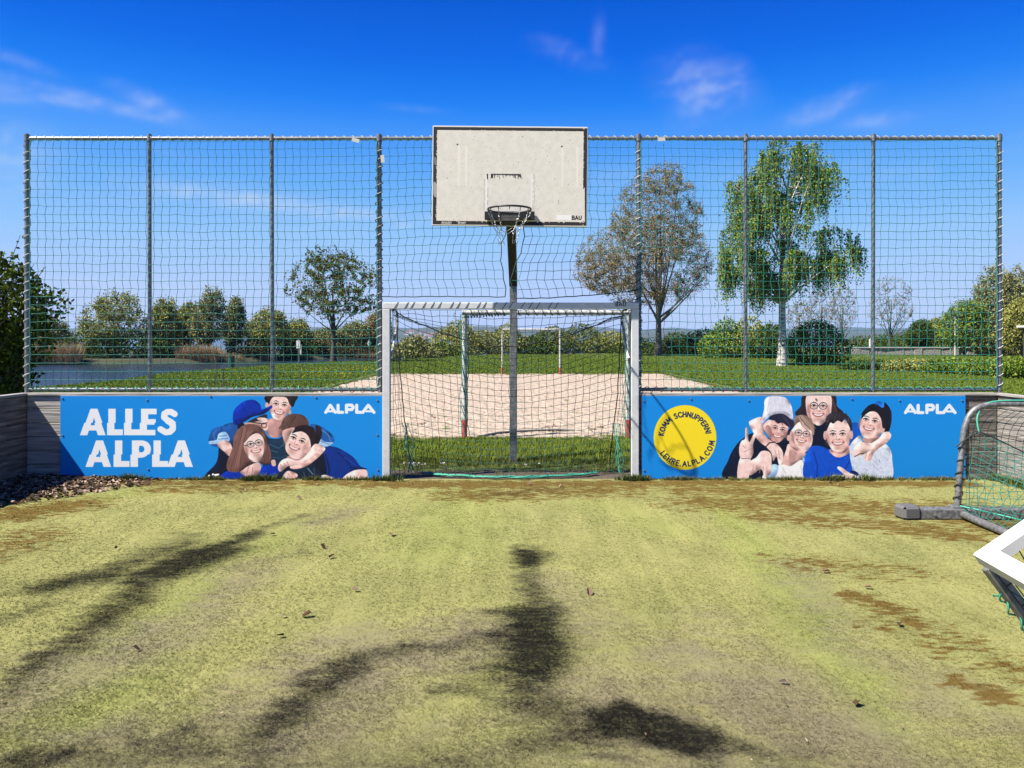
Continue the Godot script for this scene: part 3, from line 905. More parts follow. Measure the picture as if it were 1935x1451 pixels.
func paint_backboard() -> ImageTexture:
	rng.seed = 43
	var w := 1170
	var h := 754
	var p := new_print(w, h, 4.0, Vector2(817, 238), Color8(214, 209, 198))
	# weathered face: fine speckle and broad stains
	var fine := noise_bytes(w, h, 0.18, 3, 51, false)
	var broad := noise_bytes(w, h, 0.012, 4, 52, false)
	var data := p.im.get_data()
	for k in w * h:
		var t := (fine[k] - 128) * 0.10 + (broad[k] - 128) * 0.05
		data[k * 3] = clampi(int(228 + t), 0, 255)
		data[k * 3 + 1] = clampi(int(223 + t), 0, 255)
		data[k * 3 + 2] = clampi(int(211 + t * 1.1), 0, 255)
	p.im = Image.create_from_data(w, h, false, Image.FORMAT_RGB8, data)
	for k in 1100:
		var q := Vector2(rng.randf_range(828, 1100), rng.randf_range(246, 418))
		var g := rng.randi_range(120, 190)
		var s := rng.randf_range(0.2, 0.55)
		p.oval(q, Vector2(s, s * rng.randf_range(0.6, 1.4)), Color8(g, g - 6, g - 16))
	for k in 26:
		var q := Vector2(rng.randf_range(828, 1100), rng.randf_range(246, 418))
		p.oval(q, Vector2.ONE * rng.randf_range(0.5, 0.9), Color8(70, 64, 58))
	# pale run marks and a cleaned stripe
	for x in [866.0, 1062.0, 880.0, 1090.0]:
		p.fill(PackedVector2Array([Vector2(x - 2, 276), Vector2(x + 3, 276), Vector2(x + 2, 352), Vector2(x - 1, 352)]), Color8(236, 232, 222))
	p.oval(Vector2(863.5, 273), Vector2(1.8, 1.5), Color8(50, 44, 40))
	p.oval(Vector2(1061, 275), Vector2(1.8, 1.6), Color8(50, 44, 40))
	# worn black border
	var ink := Color8(26, 25, 27)
	p.blob([818, 240, 1109, 240, 1109, 246, 818, 246], ink, false)
	p.blob([818, 418, 1109, 418, 1109, 425, 818, 425], ink, false)
	p.blob([818, 240, 825, 240, 825, 425, 818, 425], ink, false)
	p.blob([1102, 240, 1109, 240, 1109, 425, 1102, 425], ink, false)
	for k in 90:
		var side := rng.randi_range(0, 3)
		var f := rng.randf()
		var q := Vector2(lerpf(818, 1109, f), 246) if side == 0 else Vector2(lerpf(818, 1109, f), 419) if side == 1 else Vector2(824.5, lerpf(240, 425, f)) if side == 2 else Vector2(1102.5, lerpf(240, 425, f))
		p.oval(q, Vector2(rng.randf_range(0.4, 1.8), rng.randf_range(0.4, 1.3)), Color8(205, 200, 190))
	p.blob([819, 298, 824, 300, 824, 312, 820, 310], Color8(120, 116, 110))
	p.blob([819, 345, 825, 350, 824, 372, 819, 368], Color8(168, 164, 156))
	p.blob([1102, 356, 1105, 352, 1106, 418, 1102, 416], Color8(226, 222, 212), false)
	# rest of the target square
	var grey := Color8(146, 142, 136)
	for x in [914.5, 916.8, 921.5, 1003.0, 1007.0, 1010.0]:
		var y := 328.0
		while y < 396.0:
			if rng.randf() < 0.8:
				p.fill(PackedVector2Array([Vector2(x, y), Vector2(x + rng.randf_range(0.3, 0.9), y), Vector2(x + rng.randf_range(0.3, 0.9), y + 5), Vector2(x, y + 5)]), grey if rng.randf() < 0.7 else Color8(60, 58, 58))
			y += 5.0
	p.blob([917, 327, 921, 327, 921, 394, 917, 394], Color8(240, 238, 232), false)
	p.blob([1003, 327, 1007, 327, 1007, 394, 1003, 394], Color8(238, 236, 230), false)
	p.blob([919, 328, 922, 328, 922, 340, 920, 338], ink, false)
	p.blob([927, 328, 932, 328, 931.5, 337, 927.5, 336], ink, false)
	p.blob([932, 328, 984, 328, 986, 338, 983, 334, 978, 331, 932, 330], ink, false)
	for k in 26:
		var x := rng.randf_range(932, 984)
		p.stroke([x, 328, x + rng.randf_range(-2, 2), rng.randf_range(331, 337)], rng.randf_range(0.4, 1.3), Color8(70, 68, 68))
	# lettering
	p.blob([1052, 405, 1080, 405, 1080, 414, 1052, 414], Color8(244, 243, 240), false)
	p.text("BAU", Vector2(1082, 406.5), 7.0, 2.0, 0.28, ink)
	p.text("RHARD", Vector2(836, 419.6), 4.2, 1.1, 0.3, Color8(190, 188, 182), 0.25)
	p.text("SPORT", Vector2(866, 420.0), 3.6, 0.8, 0.26, Color8(214, 212, 206))
	return ImageTexture.create_from_image(p.im)

# ---------------------------------------------------------------- court surface
const TURF_X0 := -5.75
const TURF_W := 11.5
const TURF_D0 := 1.5
const TURF_D := 7.56
const TW := 2048
const TH := 1346
var turf_bytes: PackedByteArray

# marks: [px, py, px, py, radius in metres, strength]
func mask_of(marks: Array, w: int, h: int) -> PackedByteArray:
	var f := PackedFloat32Array()
	f.resize(w * h)
	for m in marks:
		var a3 := on_ground(m[0], m[1])
		var b3 := on_ground(m[2], m[3])
		var a := Vector2(a3.x, -a3.z)
		var b := Vector2(b3.x, -b3.z)
		var r: float = m[4] * 1.3
		var strength: float = m[5]
		var lo := a.min(b) - Vector2(r, r)
		var hi := a.max(b) + Vector2(r, r)
		var x0 := clampi(int((lo.x - TURF_X0) / TURF_W * w), 0, w - 1)
		var x1 := clampi(int((hi.x - TURF_X0) / TURF_W * w) + 1, 0, w - 1)
		var y0 := clampi(int((lo.y - TURF_D0) / TURF_D * h), 0, h - 1)
		var y1 := clampi(int((hi.y - TURF_D0) / TURF_D * h) + 1, 0, h - 1)
		var ab := b - a
		var ll := maxf(ab.length_squared(), 1e-6)
		for y in range(y0, y1 + 1):
			for x in range(x0, x1 + 1):
				var p := Vector2(TURF_X0 + (x + 0.5) * TURF_W / w, TURF_D0 + (y + 0.5) * TURF_D / h)
				var t := clampf((p - a).dot(ab) / ll, 0.0, 1.0)
				var dd := p.distance_to(a + ab * t) / r
				var s := strength * (1.0 - smoothstep(0.0, 1.25, dd))
				var k := y * w + x
				if s > f[k]:
					f[k] = s
	var out := PackedByteArray()
	out.resize(w * h)
	for k in w * h:
		out[k] = int(clampf(f[k], 0.0, 1.0) * 255.0)
	var im := Image.create_from_data(w, h, false, Image.FORMAT_L8, out)
	im.resize(TW, TH, Image.INTERPOLATE_BILINEAR)
	return im.get_data()

func paint_turf() -> ImageTexture:
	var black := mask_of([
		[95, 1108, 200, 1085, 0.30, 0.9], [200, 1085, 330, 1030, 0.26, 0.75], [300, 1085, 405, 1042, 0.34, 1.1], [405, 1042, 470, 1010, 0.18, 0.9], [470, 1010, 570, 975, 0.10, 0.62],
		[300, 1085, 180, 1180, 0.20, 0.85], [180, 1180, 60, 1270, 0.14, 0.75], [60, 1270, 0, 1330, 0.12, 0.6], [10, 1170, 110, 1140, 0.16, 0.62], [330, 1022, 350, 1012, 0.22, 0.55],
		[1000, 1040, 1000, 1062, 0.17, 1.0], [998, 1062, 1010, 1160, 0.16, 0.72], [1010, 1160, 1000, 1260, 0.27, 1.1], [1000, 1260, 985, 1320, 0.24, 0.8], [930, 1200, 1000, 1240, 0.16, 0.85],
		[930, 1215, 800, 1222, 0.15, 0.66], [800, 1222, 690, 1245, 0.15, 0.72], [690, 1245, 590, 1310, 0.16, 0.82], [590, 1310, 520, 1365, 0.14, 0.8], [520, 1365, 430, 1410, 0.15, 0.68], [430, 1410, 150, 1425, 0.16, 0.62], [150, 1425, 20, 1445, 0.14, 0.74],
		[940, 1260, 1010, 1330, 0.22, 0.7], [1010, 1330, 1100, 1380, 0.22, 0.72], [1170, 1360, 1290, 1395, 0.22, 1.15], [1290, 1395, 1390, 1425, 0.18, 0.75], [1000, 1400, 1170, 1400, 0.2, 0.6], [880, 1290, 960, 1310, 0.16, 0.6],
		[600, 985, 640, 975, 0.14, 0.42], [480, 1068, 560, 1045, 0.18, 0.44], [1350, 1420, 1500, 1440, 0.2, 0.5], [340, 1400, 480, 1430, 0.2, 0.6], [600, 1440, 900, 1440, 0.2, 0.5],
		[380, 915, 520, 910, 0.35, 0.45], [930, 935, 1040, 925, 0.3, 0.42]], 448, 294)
	var grey := mask_of([
		[260, 1200, 0, 1330, 0.42, 0.7], [480, 1070, 340, 1200, 0.35, 0.55], [700, 1240, 480, 1420, 0.55, 0.8], [1270, 1225, 1330, 1240, 0.28, 0.7], [1150, 1330, 1300, 1420, 0.6, 0.8],
		[1400, 1300, 1640, 1440, 0.5, 0.85], [1330, 1170, 1460, 1260, 0.3, 0.45], [1480, 1060, 1600, 1230, 0.25, 0.5], [900, 1200, 820, 1230, 0.45, 0.8], [1600, 1230, 1800, 1300, 0.3, 0.5], [1750, 1330, 1935, 1380, 0.3, 0.6],
		[600, 990, 660, 965, 0.3, 0.55], [250, 1420, 60, 1440, 0.4, 0.7], [1040, 1100, 1120, 1200, 0.35, 0.5], [1130, 1280, 1180, 1330, 0.3, 0.5], [200, 1445, 1100, 1445, 0.5, 0.5], [1150, 1440, 1700, 1400, 0.45, 0.5], [150, 1250, 450, 1150, 0.4, 0.35]], 448, 294)
	var brown := mask_of([
		[110, 912, 720, 912, 0.22, 0.85], [720, 915, 1210, 915, 0.30, 0.95], [1210, 912, 1820, 914, 0.24, 0.95], [1330, 948, 1830, 965, 0.55, 0.72], [1450, 975, 1760, 1000, 0.35, 0.66], [1700, 1000, 1830, 1015, 0.25, 0.8],
		[880, 935, 1160, 925, 0.5, 0.7], [0, 975, 130, 955, 0.45, 0.85], [0, 1040, 70, 1010, 0.4, 0.6], [1620, 1130, 1680, 1150, 0.16, 0.85], [1680, 1150, 1730, 1185, 0.12, 0.7], [1500, 1060, 1700, 1080, 0.3, 0.5], [1700, 1180, 1900, 1250, 0.3, 0.45],
		[1820, 1295, 1890, 1320, 0.12, 0.75], [1830, 980, 1935, 1000, 0.6, 0.8], [300, 925, 520, 922, 0.3, 0.7], [1300, 925, 1500, 930, 0.4, 0.75]], 448, 294)
	var green := mask_of([
		[1350, 945, 1440, 1050, 0.22, 0.8], [1440, 1050, 1560, 1220, 0.20, 1.0], [1560, 1220, 1660, 1350, 0.18, 1.0], [1660, 1350, 1740, 1451, 0.18, 0.95], [880, 940, 830, 1040, 0.6, 0.6], [560, 990, 330, 1130, 0.16, 0.6], [330, 1130, 60, 1300, 0.14, 0.8], [230, 1290, 0, 1420, 0.22, 0.8],
		[60, 965, 260, 930, 0.25, 0.7], [1130, 950, 1260, 1000, 0.4, 0.5]], 448, 294)
	var big := noise_bytes(TW, TH, 0.006, 4, 61, false)
	var mid := noise_bytes(TW, TH, 0.035, 4, 62, false, Vector2(2.2, 1.0))
	var fine := noise_bytes(TW, TH, 0.40, 2, 63, false, Vector2(1.5, 1.0))
	var strip := noise_bytes(TW, TH, 0.03, 3, 67, false, Vector2(1.0, 9.0))
	var wob := noise_bytes(TW, TH, 0.018, 3, 65, false)
	var fleck := noise_bytes(TW, TH, 0.11, 3, 64, false, Vector2(3.0, 1.0))
	var out := PackedByteArray()
	out.resize(TW * TH * 3)
	var gam := PackedByteArray()
	gam.resize(1025)
	for k in 1025:
		gam[k] = int(clampf(Color(k / 1024.0, 0, 0).linear_to_srgb().r, 0, 1) * 255.0)
	for k in TW * TH:
		var b := big[k] * 0.0039216 - 0.5
		var m := mid[k] * 0.0039216 - 0.5
		var f := fine[k] * 0.0039216 - 0.5
		var e := fleck[k] * 0.0039216 - 0.5
		var kw := clampi(k + int(b * 30.0 + m * 18.0) + (int(wob[k] * 0.16 - 20.0) + int(m * 10.0)) * TW, 0, TW * TH - 1)
		var gr := clampf(green[kw] * 0.0039216 + m * 0.5 - 0.05, 0.0, 1.0)
		var z := strip[k] * 0.0039216 - 0.5
		var r := 0.258 + b * 0.06 - gr * 0.022 + z * 0.07
		var g := 0.262 + b * 0.055 + gr * 0.004 + z * 0.065
		var u := 0.102 + b * 0.02 - gr * 0.022 + z * 0.03
		# dry and mossy flecks
		var t := clampf(grey[kw] * 0.0039216 * 1.25 + m * 0.6 + f * 0.35 - 0.2, 0.0, 0.85)
		r += (0.200 - r) * t
		g += (0.178 - g) * t
		u += (0.120 - u) * t
		t = clampf((brown[kw] * 0.0039216 * 1.32 + e * 1.6 + m * 0.8 + f * 0.4 - 0.47) * 2.4, 0.0, 0.92)
		if brown[k] < 40:
			t = clampf((e * 2.0 + f * 0.5 + m * 0.5 - 0.78) * 2.4, 0.0, 0.7)
		r += (0.125 - r) * t
		g += (0.082 - g) * t
		u += (0.022 - u) * t
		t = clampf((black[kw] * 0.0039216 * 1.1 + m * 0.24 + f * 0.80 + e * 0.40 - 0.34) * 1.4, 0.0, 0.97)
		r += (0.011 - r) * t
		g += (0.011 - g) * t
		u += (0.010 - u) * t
		var s := 1024.0 * (1.0 + f * 0.42 + e * 0.12)
		out[k * 3] = gam[clampi(int(r * s), 0, 1024)]
		out[k * 3 + 1] = gam[clampi(int(g * s), 0, 1024)]
		out[k * 3 + 2] = gam[clampi(int(u * s), 0, 1024)]
	turf_bytes = out
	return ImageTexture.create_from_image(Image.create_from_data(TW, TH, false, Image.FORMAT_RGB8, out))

func turf_colour(x: float, dist: float) -> Color:
	var i := clampi(int((x - TURF_X0) / TURF_W * TW), 0, TW - 1)
	var j := clampi(int((dist - TURF_D0) / TURF_D * TH), 0, TH - 1)
	var k := (j * TW + i) * 3
	return Color8(turf_bytes[k], turf_bytes[k + 1], turf_bytes[k + 2]).srgb_to_linear()

# ---------------------------------------------------------------- sky
func sky_panorama(exposure: float) -> ImageTexture:
	var w := 1536
	var h := 768
	var stops := [[0.0, 196, 214, 246], [1.2, 192, 212, 248], [3.5, 184, 210, 253], [7.5, 150, 200, 254], [11.3, 106, 177, 253], [15.0, 66, 149, 251], [17.0, 30, 130, 246], [20.0, 8, 108, 234], [24.0, 0, 90, 216], [32.0, 0, 74, 190], [50.0, 0, 60, 160], [90.0, 0, 48, 135]]
	var n1 := FastNoiseLite.new()
	n1.seed = 71
	n1.frequency = 0.9
	n1.fractal_octaves = 5
	var n2 := FastNoiseLite.new()
	n2.seed = 72
	n2.frequency = 0.35
	# wisps: azimuth and elevation in degrees, half sizes, turn, strength
	var wisps := []
	for q in [[195, 195, 130, 9, 0.15, 0.55], [110, 188, 60, 8, 0.1, 0.5], [10, 175, 45, 14, 0.0, 0.45], [285, 195, 50, 14, 0.35, 0.55], [20, 110, 60, 8, 0.2, 0.3], [1330, 165, 70, 40, 0.3, 0.55], [1310, 190, 40, 30, -0.6, 0.5], [1390, 150, 25, 22, -0.9, 0.4], [1560, 205, 60, 16, -0.25, 0.5], [1600, 185, 25, 9, -0.7, 0.45], [1660, 230, 60, 14, 0.05, 0.3], [1130, 75, 10, 32, 0.1, 0.28], [1040, 78, 35, 8, 0.2, 0.25], [1080, 105, 60, 14, 0.3, 0.16], [765, 424, 16, 7, 0.0, 0.75], [470, 378, 210, 17, 0.08, 0.75], [620, 398, 180, 14, 0.05, 0.6], [30, 290, 60, 40, 0.0, 0.4], [140, 530, 60, 8, 0.0, 0.35], [330, 540, 160, 12, 0.0, 0.25], [780, 205, 50, 5, 0.05, 0.22], [1500, 330, 240, 26, 0.05, 0.2], [1180, 340, 70, 24, 0.0, 0.3], [30, 340, 50, 20, 0.0, 0.3]]:
		var az := rad_to_deg(atan((q[0] - CX) / FOCAL))
		var el := rad_to_deg(atan((HORIZON - q[1]) / sqrt(FOCAL * FOCAL + (q[0] - CX) * (q[0] - CX))))
		wisps.append([az, el, q[2] / 24.0, q[3] / 24.0, q[4], q[5]])
	var out := PackedFloat32Array()
	out.resize(w * h * 3)
	for j in h:
		var el := 90.0 - (j + 0.5) / h * 180.0
		var e := absf(el)
		var base := Color()
		for s in stops.size() - 1:
			if e >= stops[s][0]:
				var f: float = (e - stops[s][0]) / (stops[s + 1][0] - stops[s][0])
				base = Color(lerpf(stops[s][1], stops[s + 1][1], f), lerpf(stops[s][2], stops[s + 1][2], f), lerpf(stops[s][3], stops[s + 1][3], f)) / 255.0
		base = base.srgb_to_linear()
		if el < -1.0:
			base = Color(0.30, 0.33, 0.30)
		for i in w:
			var az := wrapf((i + 0.5) / w * 360.0, -180.0, 180.0)
			var c := base
			if el > -1.0 and el < 60.0:
				var cl := 0.0
				if absf(az) < 40.0:
					var wx := az + 1.6 * n2.get_noise_2d(az * 0.9, el * 0.9)
					var wy := el + 0.9 * n2.get_noise_2d(az * 0.9 + 50.0, el * 0.9)
					var fibre := n1.get_noise_2d(wx * 0.16 + wy * 0.22, wy * 1.1 - wx * 0.30)
					for q in wisps:
						var dx: float = az - q[0]
						var dy: float = el - q[1]
						if absf(dx) < 9.0 and absf(dy) < 4.0:
							var u: float = (dx * cos(q[4]) - dy * sin(q[4])) / q[2]
							var v: float = (dx * sin(q[4]) + dy * cos(q[4])) / q[3]
							var rr := u * u + v * v
							if rr < 3.0:
								cl = maxf(cl, 0.66 * q[5] * exp(-rr * 1.2) * (0.30 + 0.8 * smoothstep(-0.35, 0.6, fibre)))
				# thin high streaks all round
				var st := n2.get_noise_2d(az * 0.16 + 300.0, el * 1.3) + n2.get_noise_2d(az * 0.6, el * 4.0) * 0.3
				cl = maxf(cl, smoothstep(0.0, 1.3, st) * 0.22 * smoothstep(18.0, 6.0, el))
				c = base.lerp(Color(0.74, 0.80, 0.92), clampf(cl, 0.0, 0.9))
			var k := (j * w + i) * 3
			out[k] = c.r / exposure
			out[k + 1] = c.g / exposure
			out[k + 2] = c.b / exposure
	return ImageTexture.create_from_image(Image.create_from_data(w, h, false, Image.FORMAT_RGBF, out.to_byte_array()))

# ---------------------------------------------------------------- growing things
func in_env(env: Array, shell := 0.5) -> Vector3:
	var total := 0.0
	for e in env:
		total += e[2]
	var pick := rng.randf() * total
	var q: Array = env[0]
	for e in env:
		pick -= e[2]
		if pick <= 0.0:
			q = e
			break
	var d := Vector3(rng.randfn(), rng.randfn(), rng.randfn()).normalized()
	var r := lerpf(pow(rng.randf(), 0.3333), 1.0 - 0.25 * rng.randf() * rng.randf(), shell if rng.randf() < shell else 0.0)
	return q[0] + d * r * q[1]

func bend(a: Vector3, b: Vector3, lift: float, steps: int, wob := 0.06) -> Array:
	var d := a.distance_to(b)
	var c := a.lerp(b, 0.5) + Vector3(rng.randf_range(-1, 1) * wob * d, lift * d, rng.randf_range(-1, 1) * wob * d)
	var out := []
	for s in steps + 1:
		var t := float(s) / steps
		out.append(a.lerp(c, t).lerp(c.lerp(b, t), t))
	return out

func near(pool: Array, target: Vector3, uphill: float) -> int:
	var best := 0
	var cost := 1e9
	for k in pool.size():
		var d: Vector3 = target - pool[k]
		var c := d.length_squared()
		if d.y < 0.0:
			c += uphill * d.y * d.y
		if c < cost:
			cost = c
			best = k
	return best

func leaf_at(b: Buf, p: Vector3, size: float, cols: Array, dir := Vector3.ZERO) -> void:
	var a := (Vector3(rng.randfn(), rng.randfn(), rng.randfn()) + dir).normalized()
	var s := a.cross(Vector3(rng.randfn(), rng.randfn(), rng.randfn())).normalized()
	var k := rng.randf() * (cols.size() - 1)
	b.tint = (cols[int(k)] as Color).lerp(cols[mini(int(k) + 1, cols.size() - 1)], k - int(k)) * rng.randf_range(0.75, 1.25)
	var z := size * rng.randf_range(0.7, 1.3)
	b.leaf(p, a * z, s * z * 0.36)

# spec: h, r (trunk radius), lean, env, n1, n2, n3, leaves, leaf, cols, bark, droop, top (trunk end fraction), start
func tree(called: String, label: String, group: String, base: Vector3, spec: Dictionary) -> Node3D:
	rng.seed = spec.seed
	var t := thing(called, label, "tree", base, group)
	var env: Array = spec.env
	var h: float = spec.h
	var r: float = spec.r
	var top: float = spec.get("top", 0.75)
	var start: float = spec.get("start", 0.25)
	var lean: Vector3 = spec.get("lean", Vector3.ZERO)
	var bark: Material = mats[spec.get("bark", "bark")]
	var droop: float = spec.get("droop", 0.0)
	var wood := Buf.new()
	var trunk := []
	var radii := []
	for k in 13:
		var f := k / 12.0
		trunk.append(Vector3(0, -0.15, 0) + Vector3(0, h * top * f + 0.15 * f, 0) + lean * f * f * h + Vector3(sin(f * 5.0 + spec.seed) * 0.012 * h * f, 0, cos(f * 4.0 + spec.seed) * 0.012 * h * f))
		radii.append(r * (1.0 + 0.40 * exp(-f * 16.0)) * (1.0 - 0.86 * f))
	wood.tube(trunk, radii, 9)
	part("trunk", wood.mesh(), bark, t)
	var limbs := Buf.new()
	var p1 := []
	for k in trunk.size():
		if k / 12.0 * top > start + 0.1:
			p1.append(trunk[k])
	for k in spec.n1:
		var goal := in_env(env, 0.3)
		var f := clampf((goal.y / h - 0.32 * rng.randf_range(0.5, 1.2)) / top, start / top, 0.97)
		if rng.randf() < spec.get("forks", 0.0):
			f = start / top + rng.randf() * 0.06
		var i0 := int(f * 12.0)
		var from: Vector3 = (trunk[i0] as Vector3).lerp(trunk[mini(i0 + 1, 12)], f * 12.0 - i0)
		var limb := bend(from, goal, spec.get("lift", -0.10), 8)
		var rr: float = r * lerpf(0.42, 0.16, f)
		var lr := []
		for s in 9:
			lr.append(rr * (1.0 - 0.85 * s / 8.0))
		limbs.tube(limb, lr, 6)
		for s in range(2, 9):
			p1.append(limb[s])
	var p2 := []
	var twigs := Buf.new()
	for k in spec.n2:
		var goal := in_env(env, 0.5)
		var from: Vector3 = p1[near(p1, goal, 3.0)]
		var limb := bend(from, goal, spec.get("lift2", -0.08), 5, 0.1)
		var rr: float = r * 0.10
		limbs.tube(limb, [rr, rr * 0.8, rr * 0.62, rr * 0.46, rr * 0.32, rr * 0.2], 4)
		for s in range(1, 6):
			p2.append(limb[s])
	var crown := Buf.new()
	var tw: float = spec.get("twig", 0.012)
	for k in spec.n3:
		if droop > 0.0:
			var from: Vector3 = p2[rng.randi() % p2.size()]
			var ln := droop * rng.randf_range(0.35, 1.0)
			var sway := Vector3(rng.randf_range(-0.25, 0.25) + 0.10 * signf(from.x), 0, rng.randf_range(-0.25, 0.25)) * ln
			var strand := []
			for s in 5:
				var f := s / 4.0
				strand.append(from + sway * sqrt(f) + Vector3(0, 0.10 * ln * sin(f * PI) - ln * f * f, 0))
			limbs.tube(strand, [tw, tw * 0.9, tw * 0.7, tw * 0.6, tw * 0.4], 3)
			for q in spec.leaves:
				var f: float = 0.12 + 0.88 * (q + rng.randf()) / float(spec.leaves)
				var i0 := mini(int(f * 4.0), 3)
				var p: Vector3 = (strand[i0] as Vector3).lerp(strand[i0 + 1], f * 4.0 - i0)
				leaf_at(crown, p + Vector3(rng.randfn(), rng.randfn(), rng.randfn()) * 0.05, spec.leaf, spec.cols, Vector3(0, -1.2, 0))
		else:
			var goal := in_env(env, 0.45)
			var from: Vector3 = p2[near(p2, goal, 2.0)]
			var most: float = spec.get("reach", 1.6)
			var d := goal - from
			if d.length() > most:
				d = d.normalized() * most * rng.randf_range(0.6, 1.0)
			d += Vector3(0, spec.get("rise", 0.15), 0) * d.length()
			var twig := bend(from, from + d, -0.05, 3, 0.1)
			limbs.tube(twig, [tw, tw * 0.8, tw * 0.6, tw * 0.4], 3)
			for q in spec.leaves:
				var bare: float = spec.get("bare", 0.2)
				var f: float = bare + (1.0 - bare) * (q + rng.randf()) / float(spec.leaves)
				var i0 := mini(int(f * 3.0), 2)
				var p: Vector3 = (twig[i0] as Vector3).lerp(twig[i0 + 1], f * 3.0 - i0)
				leaf_at(crown, p + Vector3(rng.randfn(), rng.randfn(), rng.randfn()) * spec.get("fuzz", 0.06), spec.leaf, spec.cols, d.normalized() * spec.get("along", 0.6))
	part("branches", limbs.mesh(), bark if spec.get("bark", "bark") != "birch_bark" else mats.birch_bark, t)
	var c := part("crown", crown.mesh(), mats.leaf, t)
	c.set_meta("kind", "stuff")
	return t

func bush(called: String, label: String, group: String, base: Vector3, env: Array, n: int, size: float, cols: Array, sd: int, stems := 14, category := "bush", sprigs := 0) -> Node3D:
	rng.seed = sd
	var t := thing(called, label, category, base, group)
	var wood := Buf.new()
	var green := Buf.new()
	for k in stems:
		var goal := in_env(env, 0.2)
		var from := Vector3(goal.x * 0.45, -0.1, goal.z * 0.45)
		var limb := bend(from, goal, -0.05, 4, 0.1)
		var r := rng.randf_range(0.015, 0.04) * clampf(goal.y, 0.3, 3.0) * 0.6
		wood.tube(limb, [r, r * 0.8, r * 0.6, r * 0.4, r * 0.2], 4)
	for k in sprigs:
		var goal := in_env(env, 0.95)
		goal += Vector3(goal.x * 0.12, absf(rng.randfn()) * 0.10 * goal.y, goal.z * 0.1)
		var from := goal * Vector3(0.7, 0.75, 0.7)
		var limb := bend(from, goal, -0.05, 3, 0.08)
		wood.tube(limb, [0.012, 0.01, 0.008, 0.005], 3)
		for q in 7:
			var p: Vector3 = (limb[1] as Vector3).lerp(limb[3], (q + rng.randf()) / 7.0)
			leaf_at(green, p + Vector3(rng.randfn(), rng.randfn(), rng.randfn()) * size * 0.3, size, cols, (goal - from).normalized())
	for k in n:
		var p := in_env(env, 0.7)
		if p.y < 0.02:
			p.y = rng.randf() * 0.5
		leaf_at(green, p, size, cols)
	part("stems", wood.mesh(), mats.bark, t).set_meta("kind", "stuff")
	var c := part("foliage", green.mesh(), mats.leaf, t)
	c.set_meta("kind", "stuff")
	return t

func tuft_mesh(blades: int, h: float, spread: float, w: float, sd: int) -> ArrayMesh:
	rng.seed = sd
	var b := Buf.new()
	for k in blades:
		var a := rng.randf() * TAU
		var o := Vector3(cos(a), 0, sin(a)) * rng.randf() * spread
		var out := Vector3(cos(a + rng.randf_range(-0.8, 0.8)), 0, sin(a + rng.randf_range(-0.8, 0.8)))
		var l := h * rng.randf_range(0.55, 1.15)
		var side := out.cross(Vector3.UP) * w
		var mid := o + Vector3(0, l * 0.6, 0) + out * l * 0.18
		var tip := o + Vector3(0, l, 0) + out * l * rng.randf_range(0.3, 0.7)
		b.tint = Color.WHITE * rng.randf_range(0.8, 1.15)
		b.quad(o - side, mid - side * 0.7, mid + side * 0.7, o + side)
		b.tri(mid - side * 0.7, tip, mid + side * 0.7)
	return b.mesh()

# ---------------------------------------------------------------- nets and ropes
func net_mesh(nu: int, nv: int, f: Callable, r: float, sides := 3) -> ArrayMesh:
	var b := Buf.new()
	var g := []
	for i in nu + 1:
		var col := []
		for j in nv + 1:
			col.append(f.call(i, j))
		g.append(col)
	for pass_ in 2:
		var outer := nu + 1 if pass_ == 0 else nv + 1
		var inner := nv + 1 if pass_ == 0 else nu + 1
		for a in outer:
			var run := []
			for c in inner:
				var i := a if pass_ == 0 else c
				var j := c if pass_ == 0 else a
				run.append(g[i][j])
			if run.size() > 1:
				b.tube(run, [r], sides)
	return b.mesh()

func helix(b: Buf, a: Vector3, c: Vector3, radius: float, pitch: float, r: float, phase := 0.0, loose := 0.0) -> void:
	var dir := (c - a).normalized()
	var s := dir.cross(Vector3.UP if absf(dir.y) < 0.9 else Vector3.RIGHT).normalized()
	var u := dir.cross(s)
	var turns := a.distance_to(c) / pitch
	var n := int(turns * 7)
	var pts := []
	for k in n + 1:
		var f := float(k) / n
		var an := f * turns * TAU + phase + sin(f * 23.0) * loose
		pts.append(a.lerp(c, f) + (s * cos(an) + u * sin(an)) * (radius + loose * 0.01 * (1.0 + sin(f * 41.0 + phase))))
	b.tube(pts, [r], 4)

func bar(a: Vector3, c: Vector3, w: float, h: float, cham := 0.006, face := Vector3.UP) -> ArrayMesh:
	var b := Buf.new()
	var x := (c - a).normalized()
	var z := x.cross(face).normalized()
	var y := z.cross(x)
	b.box((a + c) * 0.5, Vector3(a.distance_to(c) * 0.5, h * 0.5, w * 0.5), Basis(x, y, z), cham)
	return b.mesh()

func pipe(a: Vector3, c: Vector3, r: float, sides := 12) -> ArrayMesh:
	var b := Buf.new()
	b.tube([a, c], [r], sides, true)
	return b.mesh()

func screw_mesh() -> ArrayMesh:
	var b := Buf.new()
	b.tube([Vector3(0, 0, -0.002), Vector3(0, 0, 0.003), Vector3(0, 0, 0.006)], [0.011, 0.011, 0.006], 8, true)
	return b.mesh()

# ---------------------------------------------------------------- land and water
const LAWN_Y := -0.035

func shore_x(d: float) -> float:
	var k := [[-30, -45], [18, -45], [22, -30], [26, -16.2], [30, -15.6], [36, -16.6], [42, -16.2], [47, -15.2], [54, -12.8], [61, -10.6], [66, -8.2], [75, -4.2], [84, 1.0], [88, 12.0], [92, 24.0], [140, 26.0]]
	for a in k.size() - 1:
		if d <= k[a + 1][0]:
			return lerpf(k[a][1], k[a + 1][1], (d - k[a][0]) / float(k[a + 1][0] - k[a][0]))
	return 26.0

func lawn_height(x: float, d: float) -> float:
	return LAWN_Y + 0.05 * sin(x * 0.31 + d * 0.12) * smoothstep(38.0, 50.0, d)

